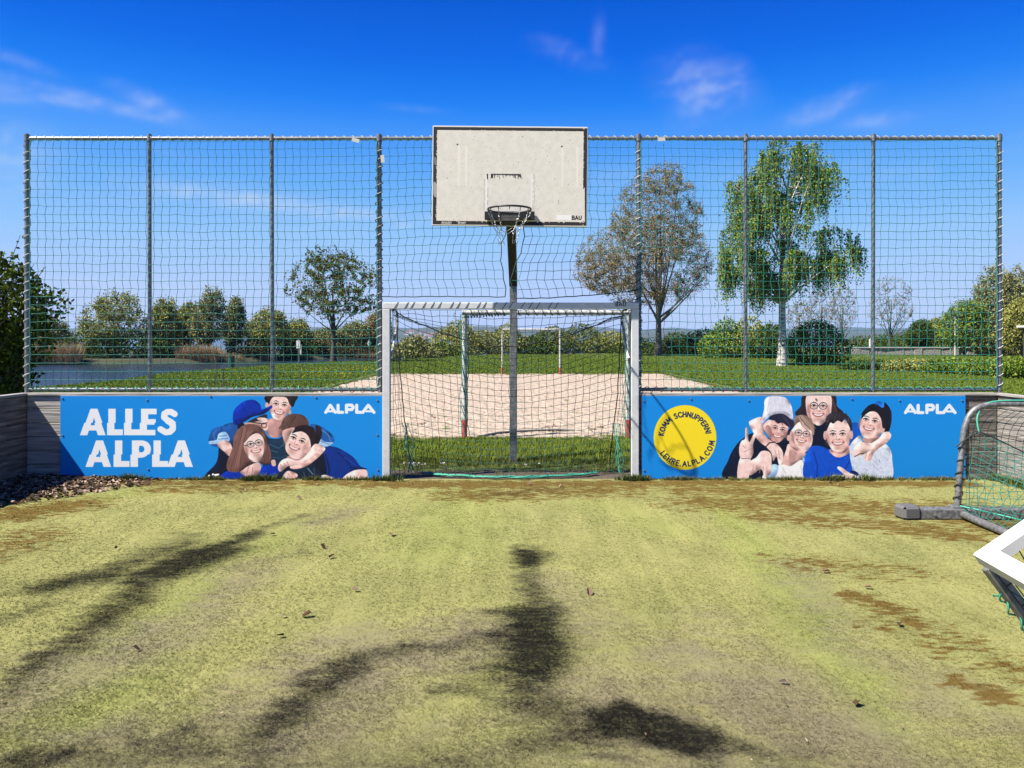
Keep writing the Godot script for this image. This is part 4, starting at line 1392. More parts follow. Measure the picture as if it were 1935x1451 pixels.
func build_land() -> void:
	# bed under everything, reaching the horizon
	var b := Buf.new()
	b.quad(Vector3(-6000, -2.5, 200), Vector3(-6000, -2.5, -7000), Vector3(6000, -2.5, -7000), Vector3(6000, -2.5, 200), Vector3.UP)
	structure("ground", b.mesh(), mats.bank, "brown green land below the lake and beyond the lawn", "ground")
	b = Buf.new()
	b.quad(Vector3(-4500, -0.62, -18), Vector3(-4500, -0.62, -4200), Vector3(4500, -0.62, -4200), Vector3(4500, -0.62, -18), Vector3.UP)
	structure("lake", b.mesh(), mats.water, "rippled blue grey lake behind the lawn, with reeds along the far bank", "lake")
	# lawn, rows from the shore to far out on the other side
	b = Buf.new()
	var noise := FastNoiseLite.new()
	noise.seed = 5
	noise.frequency = 0.06
	var cols := 46
	var rows := 0
	var d := -25.0
	var ds := []
	while d <= 140.0:
		ds.append(d)
		d += 1.0 if d > 9.0 and d < 90.0 else 4.0
	for dd in ds:
		var x0 := shore_x(dd) + noise.get_noise_1d(dd * 6.0) * 0.4
		for c in cols + 1:
			var f := (c - 2) / float(cols - 2)
			var x := lerpf(x0, 130.0, f * f * 0.75 + f * 0.25)
			var y := lawn_height(x, dd)
			if c == 0:
				x = x0 - 2.4
				y = -1.2
			elif c == 1:
				x = x0 - 0.5
				y = -0.22
			b.put(Vector3(x, y, -dd), Vector3.UP)
	rows = ds.size()
	for r in rows - 1:
		for c in cols:
			var k := r * (cols + 1) + c
			b.i.append_array(PackedInt32Array([k, k + cols + 1, k + 1, k + 1, k + cols + 1, k + cols + 2]))
	var lawn := textured([[0.0, Color(0.042, 0.074, 0.014)], [0.4, Color(0.082, 0.132, 0.020)], [0.7, Color(0.120, 0.170, 0.026)], [1.0, Color(0.20, 0.21, 0.055)]], 0.03, 6, 31, Vector3.ONE * 0.19, 0.9, 6.0)
	structure("lawn", b.mesh(), lawn, "green lawn around the sand court, running down to the lake", "lawn")
	# wooded spit across the water
	b = Buf.new()
	var edge := [[-110, 60], [-60, 66], [-45, 67], [-36, 70], [-28, 75], [-22, 84], [-17, 98], [-14.5, 112], [-16, 130], [-40, 140], [-110, 140]]
	var centre := Vector3(-62, -0.1, -104)
	for a in edge.size():
		var p := Vector3(edge[a][0], -0.28, -edge[a][1])
		var q := Vector3(edge[(a + 1) % edge.size()][0], -0.28, -edge[(a + 1) % edge.size()][1])
		b.tri(centre, p, q)
		var po := p + (p - centre).normalized() * 1.6 + Vector3(0, -0.9, 0)
		var qo := q + (q - centre).normalized() * 1.6 + Vector3(0, -0.9, 0)
		b.quad(po, p, q, qo)
	structure("lake_bank", b.mesh(), mats.bank, "low wooded spit of land across the water", "bank")
	# sand court
	rng.seed = 77
	b = Buf.new()
	noise.frequency = 0.22
	var sx := 70
	var sd := 120
	for j in sd + 1:
		for i in sx + 1:
			var fi := float(i) / sx
			var fj := float(j) / sd
			var x := lerpf(-6.3, 7.3, fi)
			var dd := lerpf(12.55, 36.6, pow(fj, 1.25))
			var wave := 0.035 * noise.get_noise_2d(x * 12.0, dd * 12.0) + 0.03 * noise.get_noise_2d(x * 2.5, dd * 2.5)
			var y := LAWN_Y + 0.022 + wave
			if i == 0 or i == sx or j == 0 or j == sd:
				y = LAWN_Y - 0.06
				x += noise.get_noise_2d(dd * 4.0, x) * (0.5 if j > 0 else 0.0)
				dd += noise.get_noise_2d(x * 5.0, 3.0) * (0.22 if j == 0 else 0.8 if j == sd else 0.0)
			b.put(Vector3(x, y, -dd), Vector3.UP)
	for j in sd:
		for i in sx:
			var k := j * (sx + 1) + i
			b.i.append_array(PackedInt32Array([k, k + sx + 1, k + 1, k + 1, k + sx + 1, k + sx + 2]))
	fix_normals(b)
	structure("sand_court", b.mesh(), mats.sand, "pale beige sand court behind the goal", "sand")

func fix_normals(b: Buf) -> void:
	for k in b.n.size():
		b.n[k] = Vector3.ZERO
	for k in range(0, b.i.size(), 3):
		var a := b.v[b.i[k]]
		var nn := (b.v[b.i[k + 2]] - a).cross(b.v[b.i[k + 1]] - a)
		for q in 3:
			b.n[b.i[k + q]] += nn
	for k in b.n.size():
		b.n[k] = b.n[k].normalized()

func build_court() -> void:
	var m := StandardMaterial3D.new()
	m.albedo_texture = paint_turf()
	m.metallic_specular = 0.1
	m.albedo_color = lin(1.0, 1.0, 1.0)
	m.roughness = 0.92
	m.normal_enabled = true
	var nb := noise_bytes(1024, 1024, 0.16, 3, 66, true)
	m.normal_texture = bump_tex(nb, 1024, 1024, 5.0)
	m.detail_enabled = false
	var arrays := []
	arrays.resize(Mesh.ARRAY_MAX)
	var v := PackedVector3Array()
	var n := PackedVector3Array()
	var uv := PackedVector2Array()
	var ix := PackedInt32Array()
	var noise := FastNoiseLite.new()
	noise.frequency = 0.3
	noise.seed = 9
	for j in 61:
		for i in 61:
			var x := lerpf(-5.72, 5.72, i / 60.0)
			var d := lerpf(-6.0, 9.03, j / 60.0)
			v.append(Vector3(x, 0.004 * noise.get_noise_2d(x * 5.0, d * 5.0), -d))
			n.append(Vector3.UP)
			uv.append(Vector2((x - TURF_X0) / TURF_W, (d - TURF_D0) / TURF_D))
	for j in 60:
		for i in 60:
			var k := j * 61 + i
			ix.append_array(PackedInt32Array([k, k + 61, k + 1, k + 1, k + 61, k + 62]))
	arrays[Mesh.ARRAY_VERTEX] = v
	arrays[Mesh.ARRAY_NORMAL] = n
	arrays[Mesh.ARRAY_TEX_UV] = uv
	arrays[Mesh.ARRAY_INDEX] = ix
	var mesh := ArrayMesh.new()
	mesh.add_surface_from_arrays(Mesh.PRIMITIVE_TRIANGLES, arrays)
	m.normal_enabled = false
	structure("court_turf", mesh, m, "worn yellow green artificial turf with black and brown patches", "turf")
	# short fibres standing in the turf
	var tuft := tuft_mesh(7, 0.006, 0.012, 0.0009, 91)
	var fibre := StandardMaterial3D.new()
	fibre.vertex_color_use_as_albedo = true
	fibre.roughness = 0.95
	fibre.metallic_specular = 0.1
	fibre.cull_mode = BaseMaterial3D.CULL_DISABLED
	rng.seed = 92
	var xf := []
	var cols := []
	var count := 0
	while count < 240000:
		var d := lerpf(2.75, 8.95, pow(rng.randf(), 1.7))
		var half := minf(5.66, d * 0.69)
		var x := rng.randf_range(-half, half)
		var c := turf_colour(x, d)
		var s := rng.randf_range(0.6, 1.3)
		var basis := Basis(Vector3.UP, rng.randf() * TAU).scaled(Vector3(1.2, 0.8, 1.2) * s)
		xf.append(Transform3D(basis, Vector3(x, 0.0, -d)))
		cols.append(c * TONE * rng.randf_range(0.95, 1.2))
		count += 1
	scatter("turf_fibres", tuft, fibre, xf, cols, "short worn fibres of the artificial turf", "turf")
	# bare soil between the court and the grass behind the goal
	var b := Buf.new()
	for k in 20:
		var x0 := lerpf(-1.52, 1.50, k / 20.0)
		var x1 := lerpf(-1.52, 1.50, (k + 1) / 20.0)
		b.quad(Vector3(x0, -0.004, -9.0), Vector3(x0, -0.024, -9.75 - 0.1 * sin(k * 1.7)), Vector3(x1, -0.024, -9.75 - 0.1 * sin(k * 1.7 + 1.7)), Vector3(x1, -0.004, -9.0))
	structure("soil_strip", b.mesh(), mats.soil, "bare brown soil just behind the goal line", "soil")

# ---------------------------------------------------------------- board walls and printed panels
func plank_wall(called: String, label: String, a: Vector3, c: Vector3, mat: Material, inward: Vector3, sd: int) -> Node3D:
	# six planks between two ends, coping on top, posts behind; a and c lie on the inner face at ground level
	rng.seed = sd
	var t := thing(called, label, "wall", a, "board walls around the court")
	var along := (c - a).normalized()
	var length := a.distance_to(c)
	var pieces := maxi(1, int(round(length / 4.6)))
	for p in pieces:
		for k in 6:
			var b := Buf.new()
			var l := length / pieces
			b.box(Vector3.ZERO, Vector3(l * 0.5 - 0.002, 0.080, 0.022), Basis(along, Vector3.UP, along.cross(Vector3.UP)), 0.006)
			var o := part("plank", b.mesh(), mat, t)
			o.position = along * (l * (p + 0.5)) + Vector3(0, 0.084 + k * 0.165, 0) - inward * (0.022 + rng.randf_range(0.0, 0.004))
	var b := Buf.new()
	b.box(along * (length * 0.5) + Vector3(0, 0.998, 0) - inward * 0.03, Vector3(length * 0.5, 0.014, 0.052), Basis(along, Vector3.UP, along.cross(Vector3.UP)), 0.004)
	part("coping", b.mesh(), mats.wood_pale, t)
	var n := maxi(2, int(length / 1.9) + 1)
	for k in n:
		b = Buf.new()
		b.box(Vector3(0, 0.41, 0), Vector3(0.04, 0.56, 0.022), Basis(along, Vector3.UP, along.cross(Vector3.UP)), 0.004)
		part("post", b.mesh(), mats.wood_brown, t, along * lerpf(0.06, length - 0.06, k / float(n - 1)) - inward * 0.072)
	return t

func build_walls() -> void:
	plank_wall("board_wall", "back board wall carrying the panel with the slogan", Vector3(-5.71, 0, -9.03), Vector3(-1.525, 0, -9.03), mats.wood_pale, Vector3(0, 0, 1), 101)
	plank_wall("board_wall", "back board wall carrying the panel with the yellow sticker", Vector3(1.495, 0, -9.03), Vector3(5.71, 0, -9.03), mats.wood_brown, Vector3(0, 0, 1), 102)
	plank_wall("board_wall", "shaded side board wall above the pile of dead leaves", Vector3(-5.715, 0, 3.0), Vector3(-5.715, 0, -9.08), mats.wood_brown, Vector3(1, 0, 0), 103)  # darker wood than the opposite wall, deepening its shade by colour
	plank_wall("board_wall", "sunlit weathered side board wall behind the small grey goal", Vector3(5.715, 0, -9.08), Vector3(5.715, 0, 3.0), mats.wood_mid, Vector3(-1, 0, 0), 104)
	var screw := screw_mesh()
	var steel := flat(0.30, 0.31, 0.33, 0.35, 0.7)
	var defs := [
		[paint_first_panel(), -5.302, -1.522, "blue printed panel with white slogan and five laughing friends", [[118, 753], [118, 823], [278, 756], [280, 887], [398, 749], [597, 751], [713, 757], [713, 822], [714, 888], [500, 750]]],
		[paint_second_panel(), 1.518, 5.322, "blue printed panel with yellow round sticker and five laughing friends", [[1217, 758], [1217, 823], [1217, 889], [1306, 754], [1415, 757], [1700, 757], [1818, 757], [1818, 826], [1818, 893], [1542, 754], [1610, 754]]]]
	for q in defs:
		var t := thing("printed_panel", q[3], "banner", Vector3((q[1] + q[2]) * 0.5, 0.0, -9.012))
		var hw: float = (q[2] - q[1]) * 0.5
		var b := Buf.new()
		b.box(Vector3(0, 0.4955, 0.0), Vector3(hw, 0.4865, 0.0045), Basis(), 0.001)
		part("backing", b.mesh(), mats.white_paint, t)
		b = Buf.new()
		b.quad(Vector3(-hw + 0.001, 0.010, 0.0065), Vector3(-hw + 0.001, 0.981, 0.0065), Vector3(hw - 0.001, 0.981, 0.0065), Vector3(hw - 0.001, 0.010, 0.0065), Vector3(0, 0, 1))
		var m := StandardMaterial3D.new()
		m.albedo_texture = q[0]
		m.albedo_color = lin(1.0, 1.0, 1.0)
		m.roughness = 0.5
		m.metallic_specular = 0.35
		part("print", b.mesh(), m, t)
		for s in q[4]:
			var w := at(s[0], s[1], 9.0)
			part("screw", screw, steel, t, Vector3(w.x, w.y, -9.0035) - t.position)

# ---------------------------------------------------------------- ball-stop fence
const FENCE_D := 9.155
const RAIL_TOP := 4.04
const RAIL_LOW := 1.045

func build_fence() -> void:
	var t := thing("ball_stop_fence", "tall galvanised pipe frame behind the board wall holding the nets", "fence", Vector3(0, 0, -FENCE_D))
	var xs := [-5.785, -4.325, -2.865, -1.585, 1.51, 2.785, 4.31, 5.81]
	var lean := [0.01, 0.02, 0.03, 0.045, 0.0, 0.0, -0.02, 0.0]
	for k in 8:
		var b := Buf.new()
		var r := 0.028 if k in [0, 3, 4, 7] else 0.023
		b.tube([Vector3(xs[k] + lean[k] * 0.4, -0.3, 0), Vector3(xs[k], RAIL_TOP + 0.05, 0), Vector3(xs[k], RAIL_TOP + 0.055, 0)], [r, r, r * 0.6], 12, true)
		var post := part("post", b.mesh(), mats.galvanised, t)
		b = Buf.new()
		b.tube([Vector3(xs[k], RAIL_TOP - 0.035, 0), Vector3(xs[k], RAIL_TOP + 0.035, 0)], [r + 0.007], 12, true)
		part("clamp", b.mesh(), mats.galvanised, post)
	# the lengths of rail butt against one another at the posts
	for k in 7:
		part("top_rail", pipe(Vector3(xs[k] + 0.001, RAIL_TOP, 0), Vector3(xs[k + 1] - 0.001, RAIL_TOP, 0), 0.022), mats.galvanised, t)
	for k in [0, 1, 2, 4, 5, 6]:
		part("bottom_rail", pipe(Vector3(xs[k] + 0.012, RAIL_LOW, 0.0), Vector3(xs[k + 1] - 0.012, RAIL_LOW, 0.0), 0.022), mats.galvanised, t)
	# nets
	var nz := FastNoiseLite.new()
	nz.seed = 31
	nz.frequency = 0.05
	var front := 0.034
	var defs := [["left", xs[0] + 0.055, xs[3] - 0.02, 45, "green ball-stop net above the slogan panel"], ["right", xs[4] + 0.02, xs[7] - 0.05, 46, "green ball-stop net above the yellow sticker panel"]]
	for q in defs:
		var n := thing("ball_stop_net", q[4], "net", Vector3(0, 0, -FENCE_D), "ball-stop nets on the pipe frame")
		var nu: int = q[3]
		var nv := 30
		var xa: float = q[1]
		var xb: float = q[2]
		var f := func(i: int, j: int) -> Vector3:
			var u := float(i) / nu
			var v := float(j) / nv
			var sag := sin(u * PI) * 0.02 * (1.0 - v)
			var x := lerpf(xa, xb, u) + (0.008 if j % 2 == 0 else -0.006) * (0.5 + 0.5 * nz.get_noise_2d(i * 9.0, j * 3.0) + 0.3) + 0.008 * nz.get_noise_2d(i * 5.0 + 50.0, j * 5.0) + 0.03 * nz.get_noise_2d(j * 2.0, 7.0 + xa * 9.0) * sin(u * PI)
			var y := lerpf(RAIL_TOP - 0.02, RAIL_LOW + 0.02, v) - sag + 0.010 * nz.get_noise_2d(i * 11.0, j * 7.0) + 0.02 * nz.get_noise_2d(i * 2.0, j * 1.0 + 90.0) * sin(v * PI)
			var z := front + 0.03 * nz.get_noise_2d(i * 1.6 + 20.0, j * 1.6) * sin(u * PI) * sin(v * PI)
			if j == 0 or j == nv:
				z = 0.022
			return Vector3(x, y, z)
		part("mesh", net_mesh(nu, nv, f, 0.0032), mats.net_green, n)
		var b := Buf.new()
		var edge := []
		for j in nv + 1:
			edge.append(f.call(0, j) if q[0] == "left" else f.call(nu, j))
		b.tube(edge, [0.006], 5)
		var edge2 := []
		for j in nv + 1:
			edge2.append(f.call(nu, j) if q[0] == "left" else f.call(0, j))
		part("border_cord", b.mesh(), mats.net_green, n)
		b = Buf.new()
		b.tube(edge2, [0.006], 5)
		part("border_cord", b.mesh(), mats.net_green, n)
		# lacing
		b = Buf.new()
		var pl: float = xs[0] if q[0] == "left" else xs[4]
		var pr: float = xs[3] if q[0] == "left" else xs[7]
		helix(b, Vector3(pl if q[0] == "left" else pr, RAIL_TOP - 0.08, 0), Vector3(pl if q[0] == "left" else pr, RAIL_LOW, 0), 0.036, 0.11, 0.0042, 0.5, 0.3)
		helix(b, Vector3(pl + 0.03, RAIL_TOP, 0), Vector3(pr - 0.03, RAIL_TOP, 0), 0.028, 0.105, 0.004, 0.2, 0.25)
		helix(b, Vector3(pr if q[0] == "left" else pl, RAIL_TOP - 0.08, 0), Vector3(pr if q[0] == "left" else pl, RAIL_LOW, 0), 0.036, 0.10, 0.004, 1.5, 0.3)
		part("lacing", b.mesh(), mats.rope_white, n)
		b = Buf.new()
		helix(b, Vector3(pl + 0.03, RAIL_LOW, 0), Vector3(pr - 0.03, RAIL_LOW, 0), 0.028, 0.12, 0.0045, 0.9, 0.5)
		part("lower_lacing", b.mesh(), mats.rope_green, n)
	# net above the goal, slit round the basketball arm
	var n := thing("ball_stop_net", "green ball-stop net above the goal, slit around the basketball arm", "net", Vector3(0, 0, -FENCE_D), "ball-stop nets on the pipe frame")
	var nu := 32
	var nv := 19
	for side in 2:
		var xa: float = xs[3] + 0.03 if side == 0 else 0.09
		var xb: float = -0.09 if side == 0 else xs[4] - 0.03
		var f := func(i: int, j: int) -> Vector3:
			var u := float(i) / 15.0
			var v := float(j) / nv
			var pull := 0.05 * sin(v * 9.0) * smoothstep(0.45, 0.6, v) * (u if side == 0 else 1.0 - u)
			var x := lerpf(xa, xb, u) + 0.008 * (1.0 if j % 2 == 0 else -1.0) + 0.012 * nz.get_noise_2d(i * 7.0 + side * 50.0, j * 5.0) - pull + 0.05 * smoothstep(0.4, 0.8, v) * sin(v * 12.0 + u * 3.0) * (u if side == 0 else 1.0 - u)
			var low := 2.13 + (0.02 if side == 0 else 0.10 * u * u)
			var y := lerpf(RAIL_TOP - 0.02, low, v) + 0.012 * nz.get_noise_2d(i * 9.0, j * 7.0 + 30.0) + (0.05 * sin(u * PI * 0.5) if side == 0 else 0.05 * cos(u * PI * 0.5)) * sin(v * PI)
			return Vector3(x, y, front * 0.6 + 0.05 * nz.get_noise_2d(i * 2.0 + 9.0, j * 2.0) * sin(v * PI))
		part("mesh", net_mesh(15, nv, f, 0.0032), mats.net_green, n)
		var b := Buf.new()
		var edge := []
		for j in nv + 1:
			edge.append(f.call(15 if side == 0 else 0, j))
		b.tube(edge, [0.006], 5)
		edge = []
		for i in 16:
			edge.append(f.call(i, nv))
		b.tube(edge, [0.006], 5)
		part("border_cord", b.mesh(), mats.net_dark, n)
	var b := Buf.new()
	helix(b, Vector3(xs[3] + 0.03, RAIL_TOP, 0), Vector3(xs[4] - 0.03, RAIL_TOP, 0), 0.028, 0.10, 0.004, 0.2, 0.25)
	part("lacing", b.mesh(), mats.rope_white, n)
	b = Buf.new()
	helix(b, Vector3(xs[3], RAIL_TOP - 0.3, 0), Vector3(xs[3], 2.1, 0), 0.040, 0.10, 0.005, 2.5, 0.4)
	part("dark_lacing", b.mesh(), mats.rope_dark, n)
	b = Buf.new()
	helix(b, Vector3(xs[4], 2.9, 0), Vector3(xs[4], 1.2, 0), 0.040, 0.10, 0.005, 2.5, 0.4)
	part("dark_lacing", b.mesh(), mats.rope_dark, n)
	# net labels, small white tags sewn to the border
	for q in [[723, 300, 0.5, "small white fabric tag on the net beside the board, hanging upright"], [1250, 263, 1.57, "small white fabric tag on the top rail near the birch"], [672, 265, 1.3, "small white fabric tag on the top rail above the cherry tree"]]:
		b = Buf.new()
		b.box(Vector3.ZERO, Vector3(0.022, 0.045, 0.0012), Basis(), 0.0004)
		var o := part("net_tag", b.mesh(), mats.rope_white)
		o.position = at(q[0], q[1], FENCE_D - 0.05)
		o.rotation.z = q[2] if q[2] > 1.0 else 0.08
		tag(o, q[3], "tag", "net tags")

# ---------------------------------------------------------------- court goal
func build_goal() -> void:
	var t := thing("football_goal", "aluminium goal with slack green net set into the board wall", "goal", Vector3(0, 0, -8.985))
	var xl := -1.517
	var xr := 1.487
	var w := 0.087
	var b := Buf.new()
	b.box(Vector3(xl + w * 0.5, 1.0, -0.04), Vector3(w * 0.5, 1.0, 0.04), Basis(), 0.006)
	part("goal_post", b.mesh(), mats.goal_alu, t)
	b = Buf.new()
	b.box(Vector3(xr - w * 0.5, 1.0, -0.04), Vector3(w * 0.5, 1.0, 0.04), Basis(), 0.006)
	part("goal_post", b.mesh(), mats.goal_alu, t)
	b = Buf.new()
	b.box(Vector3((xl + xr) * 0.5, 2.037, -0.04), Vector3((xr - xl) * 0.5, 0.0365, 0.04), Basis(), 0.006)
	var bar_ := part("crossbar", b.mesh(), mats.goal_alu, t)
	# net lacing over the crossbar
	for k in 19:
		b = Buf.new()
		var x := xl + 0.16 + k * 0.105 + 0.02 * sin(k * 2.3)
		b.tube([Vector3(x - 0.028, 1.997, 0.003), Vector3(x, 2.04, 0.0035), Vector3(x + 0.022, 2.0765, 0.002), Vector3(x + 0.03, 2.0765, -0.07)], [0.0032], 4)
		part("lacing_loop", b.mesh(), mats.rope_dark, bar_)
	var tm := TextMesh.new()
	tm.text = "BAU"
	var font := SystemFont.new()
	font.font_names = PackedStringArray(["Droid Sans"])
	font.font_weight = 700
	tm.font = font
	tm.font_size = 32
	tm.pixel_size = 0.0021
	tm.depth = 0.001
	part("lettering", tm, mats.black, bar_, Vector3(1.272, 2.052, 0.0012))
	# bent stays and rear eyes that carry the net
	for s in [-1.0, 1.0]:
		b = Buf.new()
		var x: float = -1.40 if s < 0.0 else 1.345
		b.tube(curve_points([Vector3(x, 1.99, -0.06), Vector3(x + s * 0.0, 1.985, -0.32), Vector3(x + s * 0.005, 1.86, -0.40), Vector3(x + s * 0.02, 1.50, -0.12), Vector3(x + s * 0.035, 1.42, -0.05)], 6), [0.014], 8)
		part("net_stay", b.mesh(), mats.worn_white, t)
	var nz := FastNoiseLite.new()
	nz.seed = 47
	nz.frequency = 0.06
	var nu := 30
	var back := func(u: float) -> Vector3:
		var sag := 1.0 - pow(absf(u * 2.0 - 0.97), 1.7)
		return Vector3(lerpf(-1.40, 1.32, u), lerpf(1.985, 1.93, u) - 0.40 * clampf(sag, 0.0, 1.0), -0.34 - 0.10 * sin(u * PI))
	var foot := func(u: float) -> Vector3:
		return Vector3(lerpf(-1.24, 1.20, u), 0.02, -0.55 + 0.52 * pow(sin(clampf(u, 0, 1) * PI), 0.6))
	var f := func(i: int, j: int) -> Vector3:
		var u := float(i) / nu
		var p: Vector3
		var rope: Vector3 = back.call(u)
		if j <= 6:
			p = Vector3(lerpf(-1.42, 1.39, u), 1.992, -0.05).lerp(rope, j / 6.0)
			p.y -= 0.06 * sin(j / 6.0 * PI)
		else:
			var v := (j - 6) / 20.0
			var ft: Vector3 = foot.call(u)
			p = rope.lerp(ft, v)
			p.z -= 0.10 * sin(v * PI)
			p.x += 0.10 * sin(v * PI) * (u - 0.5)
		p += Vector3(nz.get_noise_2d(i * 6.0, j * 6.0), nz.get_noise_2d(i * 6.0 + 70.0, j * 6.0), nz.get_noise_2d(i * 6.0, j * 6.0 + 70.0)) * Vector3(0.022, 0.02, 0.05)
		return Vector3(p.x, maxf(p.y, 0.012), p.z)
	part("net", net_mesh(nu, 26, f, 0.0032), mats.net_goal, t)
	for s in 2:
		var sidef := func(i: int, j: int) -> Vector3:
			var v := j / 20.0
			var e: Vector3 = f.call(0 if s == 0 else nu, 6 + j)
			var post := Vector3(-1.428 if s == 0 else 1.397, lerpf(1.99, 0.03, v), -0.05)
			var p := post.lerp(e, i / 5.0)
			return p + Vector3(nz.get_noise_2d(i * 9.0 + s * 40.0, j * 6.0) * 0.03 * sin(i / 5.0 * PI), 0, 0)
		part("side_net", net_mesh(5, 20, sidef, 0.0030), mats.net_goal, t)
	# border ropes: sagging rear rope, side ropes and the foot rope bunched on the ground
	b = Buf.new()
	var run := []
	for i in nu + 1:
		run.append(f.call(i, 6))
	b.tube(run, [0.007], 5)
	for e in [0, nu]:
		run = []
		for j in range(6, 27):
			run.append(f.call(e, j))
		b.tube(run, [0.007], 5)
	part("border_rope", b.mesh(), mats.rope_dark, t)
	b = Buf.new()
	for q in 8:
		run = []
		for i in range(2, nu - 1):
			var p: Vector3 = f.call(i, 26)
			run.append(Vector3(p.x, 0.012 + 0.02 * absf(nz.get_noise_2d(i * 20.0, q * 30.0)) + (q % 4) * 0.005, p.z + 0.04 * nz.get_noise_2d(i * 14.0, q * 50.0) + 0.014 * (q - 4)))
		b.tube(run, [0.0055], 4)
	for s in 2:
		for q in 5:
			run = []
			for j in 9:
				var x := -1.33 + 0.02 * q if s == 0 else 1.30 - 0.015 * q
				run.append(Vector3(x + 0.02 * sin(j * 1.3 + q) + (0.01 * j if s == 0 else 0.006 * j), 0.62 - j * 0.075, -0.36 + 0.03 * cos(j * 1.1 + q * 2.0)))
			b.tube(run, [0.004], 4)
	part("foot_rope", b.mesh(), mats.rope_green, t)

# ---------------------------------------------------------------- basketball stand
func build_basket() -> void:
	var t := thing("basketball_stand", "weathered basketball board on a bent steel post behind the goal", "basketball hoop", Vector3(0.018, 0, -10.4))
	var b := Buf.new()
	b.box(Vector3(0, 1.15, 0), Vector3(0.05, 1.30, 0.05), Basis(), 0.008)
	part("post", b.mesh(), mats.galvanised, t)
	part("arm", bar(Vector3(0.0, 2.40, 0.0), Vector3(-0.04, 3.30, 1.66), 0.11, 0.12, 0.008), mats.dark_steel, t)  # darker than the post: the shade of its underside put into colour
	b = Buf.new()
	b.box(Vector3(-0.04, 3.35, 1.66), Vector3(0.30, 0.22, 0.02), Basis(), 0.004)
	part("mounting_plate", b.mesh(), mats.dark_steel, t)
	# board, tipped by half a degree
	var turn := Basis(Vector3(0, 0, 1), deg_to_rad(-0.55))
	var centre := Vector3(-0.042, 3.482, 1.735)
	b = Buf.new()
	b.box(Vector3.ZERO, Vector3(0.8745, 0.5635, 0.014), Basis(), 0.003)
	var board := part("backboard", b.mesh(), flat(0.62, 0.61, 0.58, 0.7), t, centre)
	board.basis = turn
	b = Buf.new()
	b.quad(Vector3(-0.871, -0.560, 0.0165), Vector3(-0.871, 0.560, 0.0165), Vector3(0.871, 0.560, 0.0165), Vector3(0.871, -0.560, 0.0165), Vector3(0, 0, 1))
	var m := StandardMaterial3D.new()
	m.albedo_texture = paint_backboard()
	m.albedo_color = lin(1.0, 1.0, 1.0)
	m.roughness = 0.75
	part("painted_face", b.mesh(), m, board)
	# rim with its plate
	b = Buf.new()
	b.box(Vector3(-0.045, 3.03, 1.79), Vector3(0.28, 0.045, 0.028), Basis(), 0.004)
	var plate := part("rim_plate", b.mesh(), mats.black, t)
	b = Buf.new()
	b.box(Vector3(-0.045, 2.97, 1.87), Vector3(0.09, 0.03, 0.10), Basis(Vector3(1, 0, 0), 0.5), 0.004)
	part("rim_bracket", b.mesh(), mats.dark_steel, t)
	var c := Vector3(-0.045, 3.045, 2.13)
	b = Buf.new()
	var ring := []
	for k in 41:
		ring.append(c + Vector3(cos(TAU * k / 40.0) * 0.232, 0, sin(TAU * k / 40.0) * 0.232))
	b.tube(ring, [0.011], 8)
	var rim := part("rim", b.mesh(), mats.dark_steel, t)
	for s in [-1.0, 1.0]:
		part("rim_stay", pipe(Vector3(-0.045 + s * 0.2, 3.035, 1.81), c + Vector3(s * 0.20, -0.005, -0.12), 0.009, 8), mats.dark_steel, t)
	for k in 12:
		b = Buf.new()
		var a := TAU * k / 12.0
		b.tube([c + Vector3(cos(a) * 0.232, -0.01, sin(a) * 0.232), c + Vector3(cos(a) * 0.228, -0.035, sin(a) * 0.228), c + Vector3(cos(a) * 0.22, -0.02, sin(a) * 0.22)], [0.004], 4)
		part("hook", b.mesh(), mats.dark_steel, rim)
	# torn chain net: strands of small links, hanging a little askew
	b = Buf.new()
	rng.seed = 55
	for k in 12:
		if k in [3, 9]:
			continue
		var a := TAU * k / 12.0
		var p := c + Vector3(cos(a) * 0.228, -0.03, sin(a) * 0.228)
		var links := 9 if k % 3 != 1 else 6
		var down := Vector3(-cos(a) * 0.45 - 0.06, -1.0, -sin(a) * 0.45).normalized()
		for q in links:
			var nxt := p + down * 0.042 + Vector3(rng.randf_range(-1, 1), 0, rng.randf_range(-1, 1)) * 0.009
			var mid := (p + nxt) * 0.5
			var s := Vector3(cos(a + q * 1.57), 0, sin(a + q * 1.57)) * 0.008
			b.tube([p, mid + s, nxt, mid - s, p], [0.0026], 4)
			p = nxt
			down = (down + Vector3(cos(a) * 0.06 * (q - 2), 0, sin(a) * 0.06 * (q - 2)) * 0.4).normalized()
		if k % 2 == 0 and links > 6:
			var a2 := TAU * (k + 2) / 12.0
			var p0 := c + Vector3(cos(a) * 0.15 - 0.02, -0.20, sin(a) * 0.15)
			var p1 := c + Vector3(cos(a2) * 0.15 - 0.02, -0.20, sin(a2) * 0.15)
			b.tube([p0, (p0 + p1) * 0.5 + Vector3(0, -0.05, 0), p1], [0.003], 4)
	part("chain_net", b.mesh(), mats.chain, t)

